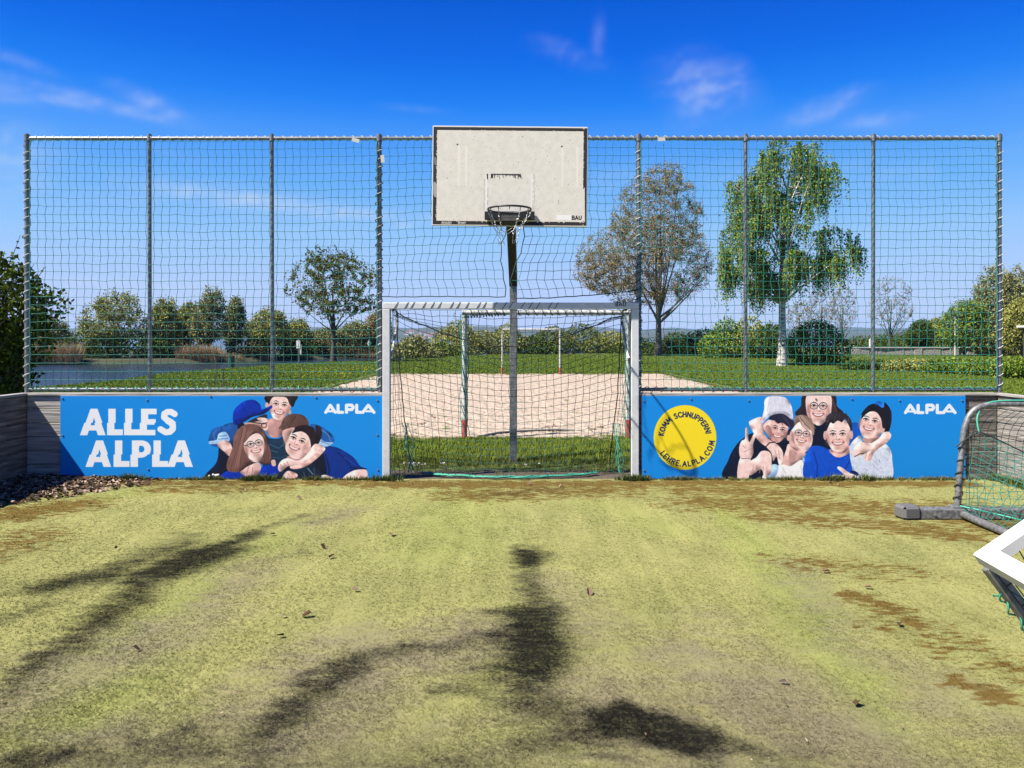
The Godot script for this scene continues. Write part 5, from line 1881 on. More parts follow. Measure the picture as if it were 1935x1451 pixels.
# ---------------------------------------------------------------- goals on the sand
func sand_goal(label: String, where: Vector3, w: float, h: float, netted: bool) -> void:
	var t := thing("beach_goal", label, "goal", where, "white goals on the sand court")
	var r := 0.042
	for s in [-1.0, 1.0]:
		var b := Buf.new()
		b.tube([Vector3(s * w * 0.5, 0.32, 0), Vector3(s * w * 0.5, h - r, 0)], [r], 14, true)
		var post := part("goal_post", b.mesh(), mats.worn_white, t)
		b = Buf.new()
		b.tube([Vector3(s * w * 0.5, -0.2, 0), Vector3(s * w * 0.5, 0.321, 0)], [r + 0.001], 14, true)
		part("red_foot", b.mesh(), mats.red, post)
		if netted:
			b = Buf.new()
			var nz := FastNoiseLite.new()
			nz.seed = 5 + int(s)
			for q in 5:
				var run := []
				for k in 30:
					var f := k / 29.0
					var a := q * 1.2 + f * 9.0
					var rr := r + 0.004 + (0.03 + 0.03 * nz.get_noise_2d(k * 20.0, q * 60.0)) * (1.0 if f > 0.75 or q < 2 else 0.2)
					run.append(Vector3(s * w * 0.5 + cos(a) * rr, lerpf(0.05, h - 0.02, f), sin(a) * rr))
				b.tube(run, [0.006], 4)
			part("gathered_net", b.mesh(), mats.net_green, post)
	var b := Buf.new()
	b.tube([Vector3(-w * 0.5 - r, h, 0), Vector3(w * 0.5 + r, h, 0)], [r], 14, true)
	var top := part("crossbar", b.mesh(), mats.worn_white, t)
	if netted:
		b = Buf.new()
		helix(b, Vector3(-w * 0.5, h, 0), Vector3(w * 0.5, h, 0), r + 0.006, 0.13, 0.006, 0.3, 0.6)
		helix(b, Vector3(-w * 0.5, h - 0.05, 0.02), Vector3(-w * 0.5 + 0.7, h - 0.01, 0.0), r * 0.8, 0.05, 0.009, 0.3, 0.6)
		part("gathered_net", b.mesh(), mats.net_dark, top)

func build_sand_goals() -> void:
	sand_goal("white beach goal with a red foot and gathered green net at the near sand edge", Vector3((878 + 1187 - 2 * CX) * 0.5 / FOCAL * 12.75, LAWN_Y + 0.02, -12.75), 309.0 / FOCAL * 12.75, 2.10, true)
	sand_goal("small white beach goal without a net at the far sand edge", Vector3((947 + 1060 - 2 * CX) * 0.5 / FOCAL * 36.0, LAWN_Y + 0.02, -36.0), 109.0 / FOCAL * 36.0, 2.10, false)

# ---------------------------------------------------------------- spare goals at the right
func build_spare_goals() -> void:
	# grey training goal: box profile on the ground, bent tube frame, net
	var t := thing("training_goal", "small grey tube goal with green net beside the side board wall", "goal", Vector3(4.1, 0, -7.05))
	var b := Buf.new()
	b.box(Vector3(0.60, 0.05, 0), Vector3(0.98, 0.046, 0.065), Basis(), 0.008)
	var beam := part("ground_beam", b.mesh(), mats.dull_alu, t)
	b = Buf.new()
	b.box(Vector3(-0.47, 0.062, 0), Vector3(0.085, 0.062, 0.085), Basis(Vector3.UP, 0.12), 0.022)
	part("end_cap", b.mesh(), flat(0.13, 0.13, 0.135, 0.55), beam)
	b = Buf.new()
	b.tube([Vector3(-0.25, 0.045, 0.066), Vector3(-0.25, 0.045, 0.078)], [0.014, 0.010], 8, true)
	part("bolt", b.mesh(), mats.chain, beam)
	b = Buf.new()
	var frame := curve_points([Vector3(0.0, 0.09, -0.02), Vector3(0.02, 0.35, -0.02), Vector3(0.05, 0.66, -0.02), Vector3(0.075, 0.84, -0.02), Vector3(0.14, 0.975, -0.02), Vector3(0.28, 1.04, -0.02), Vector3(0.6, 1.05, -0.02), Vector3(1.45, 1.05, -0.02)], 6)
	b.tube(frame, [0.027], 12, true)
	part("frame_tube", b.mesh(), mats.dull_alu, t)
	b = Buf.new()
	b.tube([Vector3(0.01, 0.05, 0.065), Vector3(0.0, 0.045, 0.4), Vector3(-0.01, 0.04, 1.35)], [0.033], 12, true)
	part("side_tube", b.mesh(), mats.dull_alu, t)
	b = Buf.new()
	b.box(Vector3(0.0, 0.097, -0.01), Vector3(0.07, 0.02, 0.05), Basis(), 0.006)
	part("bracket", b.mesh(), mats.dull_alu, t)
	# rear net in the frame and side net running down to the side tube
	var nz := FastNoiseLite.new()
	nz.seed = 61
	nz.frequency = 0.07
	var f := func(i: int, j: int) -> Vector3:
		var u := i / 18.0
		var v := j / 15.0
		var y := lerpf(0.11, 1.02, v)
		var left := 0.04 + 0.06 * v + 0.18 * pow(clampf((v - 0.78) / 0.22, 0, 1), 2.0)
		return Vector3(lerpf(left, 1.42, u) + 0.02 * nz.get_noise_2d(i * 9.0, j * 9.0), y + 0.03 * nz.get_noise_2d(i * 9.0 + 50.0, j * 9.0) - 0.05 * sin(u * PI) * v, -0.03 - 0.10 * sin(u * PI) * sin(v * PI))
	part("rear_net", net_mesh(18, 15, f, 0.0030), mats.net_green, t)
	var g := func(i: int, j: int) -> Vector3:
		# hangs from a slack cord between the frame and the end of the side tube
		var u := i / 16.0
		var v := j / 13.0
		var up := Vector3(0.16, 0.80, 0.0).lerp(Vector3(1.35, 0.25, 0.75), u) + Vector3(0, -0.05 * sin(u * PI), 0)
		var low := Vector3(0.02, 0.09, 0.05).lerp(Vector3(0.06, 0.07, 1.3), u)
		return up.lerp(low, v) + Vector3(nz.get_noise_2d(i * 8.0, j * 8.0 + 90.0), nz.get_noise_2d(i * 8.0 + 30.0, j * 8.0), 0) * 0.03
	part("side_net", net_mesh(16, 13, g, 0.0030), mats.net_green, t)
	b = Buf.new()
	b.tube(curve_points([Vector3(0.10, 0.70, 0.02), Vector3(0.17, 0.80, 0.03), Vector3(0.6, 0.58, 0.2), Vector3(1.35, 0.22, 0.7)], 6), [0.007], 5)
	b.tube(curve_points([Vector3(-0.02, 0.66, 0.0), Vector3(0.07, 0.74, 0.02), Vector3(0.17, 0.80, 0.03)], 5), [0.006], 5)
	helix(b, Vector3(0.055, 0.66, -0.02), Vector3(0.0, 0.12, -0.02), 0.037, 0.115, 0.006, 0.4, 0.2)
	part("black_cord", b.mesh(), mats.rope_dark, t)
	b = Buf.new()
	b.tube(curve_points([Vector3(0.17, 0.80, 0.03), Vector3(0.18, 0.95, 0.0), Vector3(0.32, 1.07, -0.01), Vector3(0.9, 1.08, 0.0), Vector3(1.42, 1.085, 0.0)], 6), [0.008], 5)
	part("green_cord", b.mesh(), mats.rope_green, t)
	b = Buf.new()
	b.tube(curve_points([Vector3(0.0, 0.12, 0.03), Vector3(0.25, 0.10, 0.5), Vector3(0.5, 0.06, 1.25)], 5), [0.007], 5)
	part("green_cord", b.mesh(), mats.rope_green, t)
	# white goal tipped on to its rear bar, only a corner of the frame reaches into view
	var corner := Vector3(1.80, 0.81, -3.0)
	var a := Vector3(0.82, 0.58, 0.03).normalized()
	var c := Vector3(0.02, -0.07, 1.0)
	c = (c - a * c.dot(a)).normalized()
	var e := Vector3(0.57, -0.82, -0.06).normalized()
	var w := thing("tipped_goal", "white box-profile goal tipped back, its corner reaching over the turf", "goal", corner)
	var prof := 0.070
	var thick := 0.05
	var la := 1.3
	var lc := 1.8
	var face := a.cross(c).normalized()
	if face.y < 0.0:
		face = -face
	b = Buf.new()
	mitred(b, [Vector3.ZERO, a * la, a * la + c * lc, c * lc], prof, thick, face)
	part("frame", b.mesh(), mats.white_paint, w)
	var floor_bar := Vector3(0.60, 0.03 - corner.y, 0.0)
	var stay_a := a * 0.015 - face * 0.05 + c * 0.035
	for q in 2:
		var o := c * (0.0 if q == 0 else lc - 0.06)
		var foot := Vector3(floor_bar.x, floor_bar.y, stay_a.z) + c * (0.0 if q == 0 else lc - 0.06)
		foot.y = floor_bar.y
		var st := part("stay", bar(stay_a + o, foot, 0.06, 0.03, 0.004, face), mats.dull_alu, w)
		b = Buf.new()
		helix(b, (stay_a + o).lerp(foot, 0.12) - a * 0.03, foot - a * 0.03, 0.008, 0.13, 0.0045, 0.2, 0.4)
		helix(b, (stay_a + o).lerp(foot, 0.12) - a * 0.036, foot - a * 0.036, 0.009, 0.09, 0.004, 1.7, 0.5)
		part("net_border", b.mesh(), mats.rope_green, st)
		part("upper_stay", bar(a * (la - 0.05) - face * 0.05 + o + c * 0.03, foot, 0.03, 0.03, 0.004), mats.dull_alu, w)
	part("rear_bar", bar(Vector3(floor_bar.x, floor_bar.y, stay_a.z), Vector3(floor_bar.x, floor_bar.y, stay_a.z) + Vector3(c.x, 0, c.z) * lc, 0.05, 0.05), mats.dull_alu, w)
	var foot0 := Vector3(floor_bar.x, floor_bar.y, stay_a.z)
	var h := func(i: int, j: int) -> Vector3:
		var p := stay_a.lerp(foot0, j / 10.0)
		var q := (a * (la - 0.05) - face * 0.05 + c * 0.03).lerp(foot0, j / 10.0)
		return p.lerp(q, i / 10.0) + c * (0.02 + 0.03 * nz.get_noise_2d(i * 9.0, j * 9.0))
	part("side_net", net_mesh(10, 9, h, 0.003), mats.net_dark, w)
	var k := func(i: int, j: int) -> Vector3:
		return stay_a.lerp(foot0, j / 9.0) + c * (lc * i / 14.0) + e * 0.0 - face * (0.03 * sin(j / 9.0 * PI))
	part("lower_net", net_mesh(14, 9, k, 0.003), mats.net_green, w)

func mitred(b: Buf, path: Array, w: float, th: float, up: Vector3) -> void:
	# closed frame of box profile with mitred corners; the path is its outer edge
	var m := path.size()
	var mid := Vector3.ZERO
	for p in path:
		mid += p / float(m)
	var inner := []
	for k in m:
		var d0: Vector3 = ((path[k] as Vector3) - path[(k + m - 1) % m]).normalized()
		var d1: Vector3 = ((path[(k + 1) % m] as Vector3) - path[k]).normalized()
		inner.append(path[k] + (d1 - d0) * w)
	for k in m:
		var p: Vector3 = path[k]
		var q: Vector3 = path[(k + 1) % m]
		var pi: Vector3 = inner[k]
		var qi: Vector3 = inner[(k + 1) % m]
		var dn := -up * th
		var ch := (pi - p).normalized() * 0.006
		var cq := (qi - q).normalized() * 0.006
		var dc := -up * 0.005
		var outn := ((p + q) * 0.5 - mid).normalized()
		b.quad(p + ch, pi - ch, qi - cq, q + cq, up)
		b.quad(p + dc, p + ch, q + cq, q + dc, (up + outn).normalized())
		b.quad(pi - ch, pi + dc, qi + dc, qi - cq, (up - outn).normalized())
		b.quad(p + dc, q + dc, q + dn, p + dn, outn)
		b.quad(pi + dc, qi + dc, qi + dn, pi + dn, -outn)
		b.quad(p + dn, pi + dn, qi + dn, q + dn, -up)

# ---------------------------------------------------------------- trees
func build_trees() -> void:
	var olive := [Color(0.145, 0.170, 0.040), Color(0.225, 0.240, 0.060), Color(0.31, 0.30, 0.095)]
	var fresh := [Color(0.065, 0.120, 0.016), Color(0.120, 0.190, 0.028), Color(0.20, 0.25, 0.045)]
	var mid := [Color(0.055, 0.085, 0.018), Color(0.095, 0.130, 0.028), Color(0.15, 0.17, 0.045)]
	var dark := [Color(0.030, 0.055, 0.012), Color(0.055, 0.090, 0.018), Color(0.095, 0.125, 0.026)]
	var dusty := [Color(0.130, 0.155, 0.055), Color(0.195, 0.210, 0.083), Color(0.26, 0.25, 0.115)]
	var rust := [Color(0.15, 0.105, 0.050), Color(0.23, 0.175, 0.080), Color(0.21, 0.19, 0.065), Color(0.31, 0.24, 0.13)]
	# cherry on the lawn
	tree("cherry_tree", "young spreading tree with dark leafy shoots standing alone on the lawn", "", Vector3(-13.5, LAWN_Y, -58.0), {"seed": 201, "h": 8.7, "r": 0.22, "top": 0.62, "start": 0.24, "forks": 0.75, "lift": -0.02, "lift2": -0.02, "env": [[Vector3(0.0, 5.4, 0), Vector3(3.8, 2.6, 3.4), 1.0], [Vector3(-0.2, 7.2, 0), Vector3(2.4, 1.5, 2.2), 0.35], [Vector3(0.3, 4.3, 0), Vector3(3.4, 1.0, 3.0), 0.2]], "n1": 12, "n2": 110, "n3": 760, "leaves": 13, "leaf": 0.15, "reach": 1.1, "rise": 0.35, "fuzz": 0.05, "bare": 0.15, "along": 0.9, "twig": 0.014, "cols": [Color(0.055, 0.075, 0.016), Color(0.105, 0.120, 0.026), Color(0.19, 0.165, 0.042)]})
	# large tree in first leaf
	tree("maple_tree", "tall round tree with fine twigs and sparse russet young leaves", "", Vector3(14.1, LAWN_Y, -74.0), {"seed": 202, "h": 18.8, "r": 0.34, "top": 0.60, "start": 0.17, "forks": 0.55, "lift": -0.04, "lift2": -0.03, "env": [[Vector3(-1.2, 9.0, 0), Vector3(6.9, 4.6, 6.0), 1.0], [Vector3(0.0, 13.5, 0), Vector3(4.6, 4.4, 4.4), 0.6], [Vector3(0.6, 17.0, 0), Vector3(2.0, 1.8, 2.0), 0.1], [Vector3(-5.0, 8.2, 0), Vector3(3.4, 2.4, 3.0), 0.2]], "bark": "bark_pale", "n1": 20, "n2": 300, "n3": 4600, "leaves": 10, "leaf": 0.13, "reach": 1.6, "rise": 0.2, "fuzz": 0.12, "bare": 0.3, "twig": 0.016, "cols": rust})
	# birch
	tree("birch_tree", "weeping birch with white trunk and hanging green foliage", "", Vector3(17.1, LAWN_Y, -48.6), {"seed": 203, "h": 14.6, "r": 0.27, "top": 0.90, "start": 0.27, "forks": 0.12, "lean": Vector3(0.03, 0, 0), "lift": 0.10, "lift2": 0.10, "bark": "birch_bark", "droop": 2.0, "env": [[Vector3(-1.2, 8.0, 0), Vector3(3.1, 3.2, 3.0), 1.0], [Vector3(0.6, 12.0, 0), Vector3(3.1, 2.4, 3.0), 0.85], [Vector3(2.6, 7.4, 0), Vector3(2.6, 1.6, 2.4), 0.5], [Vector3(-2.2, 5.6, 0), Vector3(1.8, 1.2, 1.8), 0.28], [Vector3(-2.0, 10.8, 0), Vector3(1.8, 2.3, 1.8), 0.4]], "n1": 28, "n2": 280, "n3": 2900, "leaves": 22, "leaf": 0.135, "twig": 0.007, "cols": [Color(0.065, 0.130, 0.018), Color(0.120, 0.200, 0.030), Color(0.19, 0.26, 0.046)]})
	# big bush at the left edge, just behind the side wall
	bush("hazel_bush", "large dark leafy bush rising behind the shaded side wall", "", Vector3(-9.25, LAWN_Y, -12.6), [[Vector3(-0.4, 1.4, 0), Vector3(1.35, 1.5, 1.4), 1.0], [Vector3(0.1, 1.0, 0), Vector3(1.1, 1.0, 1.2), 0.7], [Vector3(0.2, 2.2, 0), Vector3(1.35, 1.05, 1.2), 0.7], [Vector3(1.2, 2.2, 0), Vector3(0.75, 0.45, 0.8), 0.06], [Vector3(1.2, 1.6, 0), Vector3(0.45, 0.4, 0.6), 0.05]], 24000, 0.085, [Color(0.024, 0.044, 0.010), Color(0.048, 0.078, 0.014), Color(0.11, 0.14, 0.022)], 204, 26, "bush", 190)
	# wood on the spit: px x, px top, px base, px width, distance, palette, label
	var spit := [
		[92, 602, 686, 80, 79, dusty, "low grey green tree at the left end of the spit beside the pipe post"],
		[215, 551, 686, 128, 76, olive, "broad olive willow, largest and leftmost of the wooded spit"],
		[308, 563, 684, 66, 79, olive, "olive willow just right of the fence post on the spit"],
		[352, 571, 684, 60, 82, olive, "shorter olive willow between two taller ones on the spit"],
		[395, 546, 684, 74, 78, dusty, "tall open-topped willow with a dark forked trunk on the spit"],
		[443, 561, 682, 46, 84, dusty, "narrow grey green tree above the green litter bin"],
		[505, 581, 682, 84, 80, olive, "round yellow green willow left of the fence pipe on the spit"],
		[556, 604, 680, 70, 86, olive, "low olive tree behind the rectangular white sign"],
		[612, 622, 678, 90, 92, dusty, "pale scrubby tree behind the cherry trunk"],
		[668, 608, 677, 80, 94, dusty, "grey twiggy tree behind the right half of the cherry tree"],
		[712, 585, 676, 60, 96, rust, "brownish tree next to the left goal post behind the cherry tree"]]
	for k in spit.size():
		var q: Array = spit[k]
		wood_tree("willow_tree", q[6], "trees on the spit across the water", q, 300 + k, -0.28)
	# scrub between those trees and in front of them
	var scrub := [[70, 628, 40, 72], [130, 640, 60, 74], [175, 625, 70, 72], [262, 628, 70, 73], [320, 634, 60, 76], [470, 640, 50, 76], [540, 636, 60, 79], [590, 640, 70, 86], [650, 640, 70, 90], [705, 640, 50, 94]]
	for k in scrub.size():
		var q: Array = scrub[k]
		var d: float = q[3] + 3.0
		var base := Vector3((q[0] - CX) / FOCAL * d, -0.28, -d)
		var hh: float = (EYE - (q[1] - HORIZON) / FOCAL * d) + 0.28
		var ww: float = q[2] / FOCAL * d * 0.85
		bush("scrub_bush", ["dim low scrub at the left end of the spit by the reeds", "brown scrub between reeds and the broad willow", "dark scrub below the left half of the broad willow", "dark scrub below the right half of the broad willow", "scrub under the willows right of the fence post", "scrub just right of the green litter bin", "dark scrub left of the rectangular sign", "brown scrub right of the rectangular sign", "brown scrub just right of the cherry trunk", "brown scrub beside the diamond sign"][k], "scrub on the spit", base, [[Vector3(0, hh * 0.45, 0), Vector3(ww, hh * 0.55, ww * 0.8), 1.0], [Vector3(ww * 0.5, hh * 0.35, 0), Vector3(ww * 0.7, hh * 0.4, ww * 0.6), 0.5]], 2400, 0.22, dark if k in [2, 3, 6] else [Color(0.05, 0.042, 0.022), Color(0.08, 0.075, 0.030), Color(0.10, 0.10, 0.035)], 330 + k)
	# hedge line across the far edge of the lawn: px x, px top, px width, distance, palette
	var line := [
		[778, 636, 62, 68, dusty, "pale small shrub at the water's edge inside the goal's left corner"],
		[822, 646, 70, 76, mid, "low green shrub left of the near beach goal post"],
		[862, 604, 60, 82, olive, "tall olive shrub directly behind the near beach goal post"],
		[908, 624, 60, 84, dusty, "grey green shrub between the near post and the far goal"],
		[955, 612, 56, 86, olive, "olive shrub behind the left post of the far goal"],
		[1005, 634, 60, 86, dark, "dark low shrub behind the middle of the far goal"],
		[1040, 616, 62, 88, mid, "green rounded shrub behind the right post of the far goal"],
		[1095, 612, 74, 88, mid, "green shrub right of the far goal"],
		[1150, 626, 70, 88, olive, "olive shrub left of the right goal post"],
		[1200, 640, 70, 86, dark, "dark shrub behind the right goal post"],
		[1275, 628, 60, 82, dark, "dark hedge shrub just right of the russet tree's trunk"],
		[1325, 622, 66, 80, dark, "dark hedge shrub midway between russet tree and birch"],
		[1368, 604, 60, 66, fresh, "light green shrub left of the fence post beside the birch"],
		[1412, 598, 64, 66, olive, "yellow green shrub behind the fence post beside the birch"],
		[1452, 612, 54, 64, dark, "dark green shrub just left of the birch trunk"],
		[1622, 634, 56, 92, dusty, "grey twiggy shrub beside the round bush, above the low stone wall"],
		[1662, 632, 60, 90, dark, "dark shrub behind the white marker post"],
		[1712, 626, 64, 94, dark, "dark green shrub beneath the open bare tree"],
		[1768, 620, 70, 92, fresh, "green shrub behind the low hedge, left of the lamp post"],
		[1842, 632, 70, 84, dark, "dark shrub under the broad light green tree"],
		[1895, 620, 70, 78, olive, "olive shrub below the tall poplars"]]
	for k in line.size():
		var q: Array = line[k]
		var d: float = q[3]
		var base := Vector3((q[0] - CX) / FOCAL * d, -0.2, -d)
		var hh: float = EYE - (q[1] - HORIZON) / FOCAL * d + 0.2
		var ww: float = q[2] / FOCAL * d * 0.80
		bush("hedge_shrub", q[5], "shrubs along the far edge of the lawn", base, [[Vector3(0, hh * 0.4, 0), Vector3(ww, hh * 0.42, ww * 0.8), 1.0], [Vector3(ww * 0.1, hh * 0.68, 0), Vector3(ww * 0.55, hh * 0.34, ww * 0.5), 0.5], [Vector3(-ww * 0.5, hh * 0.3, 0.3), Vector3(ww * 0.6, hh * 0.34, ww * 0.6), 0.4], [Vector3(ww * 0.6, hh * 0.26, 0.4), Vector3(ww * 0.6, hh * 0.3, ww * 0.6), 0.4]], 3600, 0.20, q[4], 350 + k, 12, "shrub", 60)
	bush("round_bush", "dense round bright green bush right of the birch trunk", "", Vector3(20.0, LAWN_Y, -50.5), [[Vector3(0, 1.35, 0), Vector3(1.95, 1.5, 1.6), 1.0], [Vector3(-0.9, 1.0, 0.4), Vector3(1.1, 1.1, 1.1), 0.4], [Vector3(1.1, 0.9, 0.4), Vector3(1.1, 1.0, 1.1), 0.4], [Vector3(0.1, 2.2, 0), Vector3(1.2, 0.75, 1.1), 0.3]], 6500, 0.13, [Color(0.045, 0.085, 0.012), Color(0.085, 0.145, 0.018), Color(0.15, 0.20, 0.028)], 380)
	# bare trees beyond the birch and by the car park
	var bare := [[1512, 575, 672, 52, 92, "thin bare tree behind the birch trunk"], [1553, 545, 668, 60, 94, "bare russet-topped tree left of two behind the round bush"], [1592, 540, 668, 56, 90, "bare dark-stemmed tree above the right side of the round bush"], [1682, 522, 668, 92, 84, "open bare tree beside the fence post right of the birch"]]
	for k in bare.size():
		var q: Array = bare[k]
		var d: float = q[4]
		var hh: float = (q[2] - q[1]) / FOCAL * d
		var ww: float = q[3] / FOCAL * d * 0.5
		tree("bare_tree", q[5], "bare trees by the car park", Vector3((q[0] - CX) / FOCAL * d, -0.1, -d), {"seed": 390 + k, "h": hh, "r": 0.16, "top": 0.72, "start": 0.2, "forks": 0.3, "lift": -0.06, "env": [[Vector3(0, hh * 0.66, 0), Vector3(ww, hh * 0.36, ww), 1.0]], "n1": 12, "n2": 60, "n3": 330, "leaves": 3, "leaf": 0.14, "reach": 1.0, "rise": 0.5, "twig": 0.018, "bare": 0.5, "cols": rust})
	# clump at the far right
	var clump := [
		[1738, 606, 664, 50, 88, dark, "small dark tree left of the lamp post"],
		[1765, 602, 664, 44, 92, olive, "small round olive tree near the lamp post"],
		[1822, 566, 668, 96, 76, fresh, "broad light green tree around the lamp post"],
		[1872, 498, 668, 84, 80, dusty, "tall dense grey brown poplar left of the corner pipe post"],
		[1915, 502, 668, 72, 78, dusty, "tall poplar just right of the corner pipe post"],
		[1932, 560, 668, 80, 70, olive, "olive tree over the shed at the edge of the picture"]]
	for k in clump.size():
		wood_tree("park_tree", clump[k][6], "trees in the car park corner", clump[k], 400 + k, -0.05)
	# low hedge along the lawn
	var hedge := [[1640, 678, 700, 90, dark, "dark low hedge length left end, right of the round bush"], [1722, 676, 703, 88, olive, "low olive hedge length right of the fence post"], [1795, 675, 707, 84, fresh, "light green low hedge length in the middle of the last bay"], [1858, 674, 711, 76, fresh, "light green low hedge length left of the corner pipe post"], [1922, 672, 716, 80, fresh, "light green low hedge length outside the corner pipe post"]]
	for k in hedge.size():
		var q: Array = hedge[k]
		var d: float = EYE * FOCAL / (q[2] - HORIZON) + 1.0
		var hh: float = EYE - (q[1] - HORIZON) / FOCAL * d
		var ww: float = q[3] / FOCAL * d * 0.58
		bush("low_hedge", q[5], "low hedge along the lawn", Vector3((q[0] - CX) / FOCAL * d, LAWN_Y, -d), [[Vector3(0, hh * 0.45, 0), Vector3(ww, hh * 0.55, 0.8), 1.0], [Vector3(-ww * 0.5, hh * 0.4, 0), Vector3(ww * 0.6, hh * 0.5, 0.7), 0.5], [Vector3(ww * 0.5, hh * 0.4, 0), Vector3(ww * 0.6, hh * 0.5, 0.7), 0.5]], 2300, 0.11, q[4], 420 + k, 16, "hedge", 30)

func wood_tree(called: String, label: String, group: String, q: Array, sd: int, level: float) -> void:
	var d: float = q[4]
	var hh: float = EYE - (q[1] - HORIZON) / FOCAL * d - level
	var ww: float = q[3] / FOCAL * d * 0.5
	tree(called, label, group, Vector3((q[0] - CX) / FOCAL * d, level, -d), {"seed": sd, "h": hh, "r": 0.028 * hh, "top": 0.6, "start": 0.12, "forks": 0.6, "lift": -0.04, "env": [[Vector3(0, hh * 0.52, 0), Vector3(ww, hh * 0.36, ww * 0.9), 1.0], [Vector3(ww * 0.15, hh * 0.76, 0), Vector3(ww * 0.66, hh * 0.24, ww * 0.6), 0.5], [Vector3(-ww * 0.4, hh * 0.4, 0), Vector3(ww * 0.6, hh * 0.26, ww * 0.6), 0.4]], "n1": 9, "n2": 80, "n3": 800, "leaves": 11, "leaf": 0.18, "reach": 1.3, "rise": 0.4, "fuzz": 0.16, "twig": 0.016, "cols": q[5]})

# ---------------------------------------------------------------- far things
func build_far() -> void:
	# hills beyond the lake, two ridges
	var nz := FastNoiseLite.new()
	nz.seed = 81
	nz.frequency = 0.0016
	nz.fractal_octaves = 4
	for ridge in 2:
		var b := Buf.new()
		var near_d := 2100.0 if ridge == 0 else 3400.0
		var cols := 160
		for k in cols + 1:
			var x := lerpf(-3600, 3600, k / float(cols))
			var tall := (26.0 + 16.0 * nz.get_noise_1d(x * 1.2 + ridge * 900.0) + 5.0 * nz.get_noise_1d(x * 7.0) + 20.0 * exp(-pow((x + 150.0) / 260.0, 2.0)) + 10.0 * exp(-pow((x + 900.0) / 300.0, 2.0))) if ridge == 0 else (58.0 + 26.0 * nz.get_noise_1d(x * 0.8 + 333.0) + 4.0 * nz.get_noise_1d(x * 5.0))
			for r in 5:
				var f := r / 4.0
				b.put(Vector3(x, -2.0 + tall * sin(f * PI * 0.5), -(near_d + f * 700.0) - 60.0 * nz.get_noise_1d(x + 77.0)), Vector3.UP)
		for k in cols:
			for r in 4:
				var i := k * 5 + r
				b.i.append_array(PackedInt32Array([i, i + 1, i + 5, i + 5, i + 1, i + 6]))
		fix_normals(b)
		structure("hills", b.mesh(), mats.hill, "low wooded hills on the far shore" if ridge == 0 else "faint blue ridge behind the wooded hills", "hills")
	# villages on the slope
	rng.seed = 83
	var roof := flat(0.26, 0.10, 0.07, 0.9)
	var wall := flat(0.72, 0.70, 0.66, 0.9)
	var spots := [[768, 632], [778, 628], [786, 637], [794, 630], [800, 640], [806, 633], [812, 638], [818, 634], [826, 640], [834, 636], [930, 642], [922, 640], [1000, 641], [1062, 640], [1085, 642], [118, 640], [108, 636], [596, 644], [1290, 641], [1440, 640]]
	for k in spots.size():
		var d := 2190.0 + 30.0 * rng.randf()
		var p := at(spots[k][0], spots[k][1], d)
		var ty := 26.0 + 16.0 * nz.get_noise_1d(p.x * 1.2) + 5.0 * nz.get_noise_1d(p.x * 7.0) + 20.0 * exp(-pow((p.x + 150.0) / 260.0, 2.0)) + 10.0 * exp(-pow((p.x + 900.0) / 300.0, 2.0))
		# slide each house on to the slope at its height
		var f := asin(clampf((p.y + 2.0) / maxf(ty, 1.0), 0.0, 0.95)) / (PI * 0.5)
		var z := -(2100.0 + f * 700.0) - 60.0 * nz.get_noise_1d(p.x + 77.0)
		var x := p.x * (-z) / d
		var px: float = spots[k][0]
		var place := "on the far shore left of the broad willow" if px < 300 else "on the far shore behind the cherry trunk" if px < 700 else "in the village left of the near beach goal post" if px < 850 else "on the far shore behind the small far beach goal" if px < 1100 else "on the far shore right of the russet tree"
		var t := thing("village_house", "small pale red-roofed house " + place, "house", Vector3(x, p.y - 3.0, z), "village houses across the lake")
		var b := Buf.new()
		var w := rng.randf_range(4.0, 7.5)
		b.box(Vector3(0, 2.5, 0), Vector3(w, 5.5, 4.0))
		part("wall", b.mesh(), wall, t)
		b = Buf.new()
		b.quad(Vector3(-w - 0.4, 7.6, 4.6), Vector3(-w - 0.4, 11.0, 0), Vector3(w + 0.4, 11.0, 0), Vector3(w + 0.4, 7.6, 4.6))
		b.quad(Vector3(w + 0.4, 7.6, -4.6), Vector3(w + 0.4, 11.0, 0), Vector3(-w - 0.4, 11.0, 0), Vector3(-w - 0.4, 7.6, -4.6))
		b.tri(Vector3(-w, 7.7, -4.2), Vector3(-w, 10.8, 0), Vector3(-w, 7.7, 4.2))
		b.tri(Vector3(w, 7.7, 4.2), Vector3(w, 10.8, 0), Vector3(w, 7.7, -4.2))
		part("roof", b.mesh(), roof, t)
	# low stone wall by the car park
	var t := thing("quay_wall", "low grey stone wall beyond the low hedge", "wall", Vector3(41.0, -0.1, -80.0))
	rng.seed = 84
	for k in 15:
		var b := Buf.new()
		var w := rng.randf_range(0.45, 0.56)
		var h := rng.randf_range(0.34, 0.42)
		b.box(Vector3(0, h, 0), Vector3(w, h, 0.4), Basis(Vector3.UP, rng.randf_range(-0.06, 0.06)), 0.06)
		part("stone", b.mesh(), mats.stone, t, Vector3(-6.3 + k * 0.93, rng.randf_range(-0.03, 0.03), rng.randf_range(-0.1, 0.1)))
	var b := Buf.new()
	b.box(Vector3(0.2, 0.82, 0), Vector3(6.7, 0.035, 0.5), Basis(), 0.01)
	part("coping", b.mesh(), flat(0.5, 0.48, 0.46, 0.9), t)
	# lamp post, mooring post and shed
	t = thing("lamp_post", "slim pale lamp post among the trees of the car park", "lamp post", Vector3(43.3, -0.1, -75.0))
	b = Buf.new()
	b.tube([Vector3(0, 0, 0), Vector3(0, 3.6, 0)], [0.07, 0.05], 8, true)
	part("pole", b.mesh(), flat(0.6, 0.58, 0.52, 0.6), t)
	b = Buf.new()
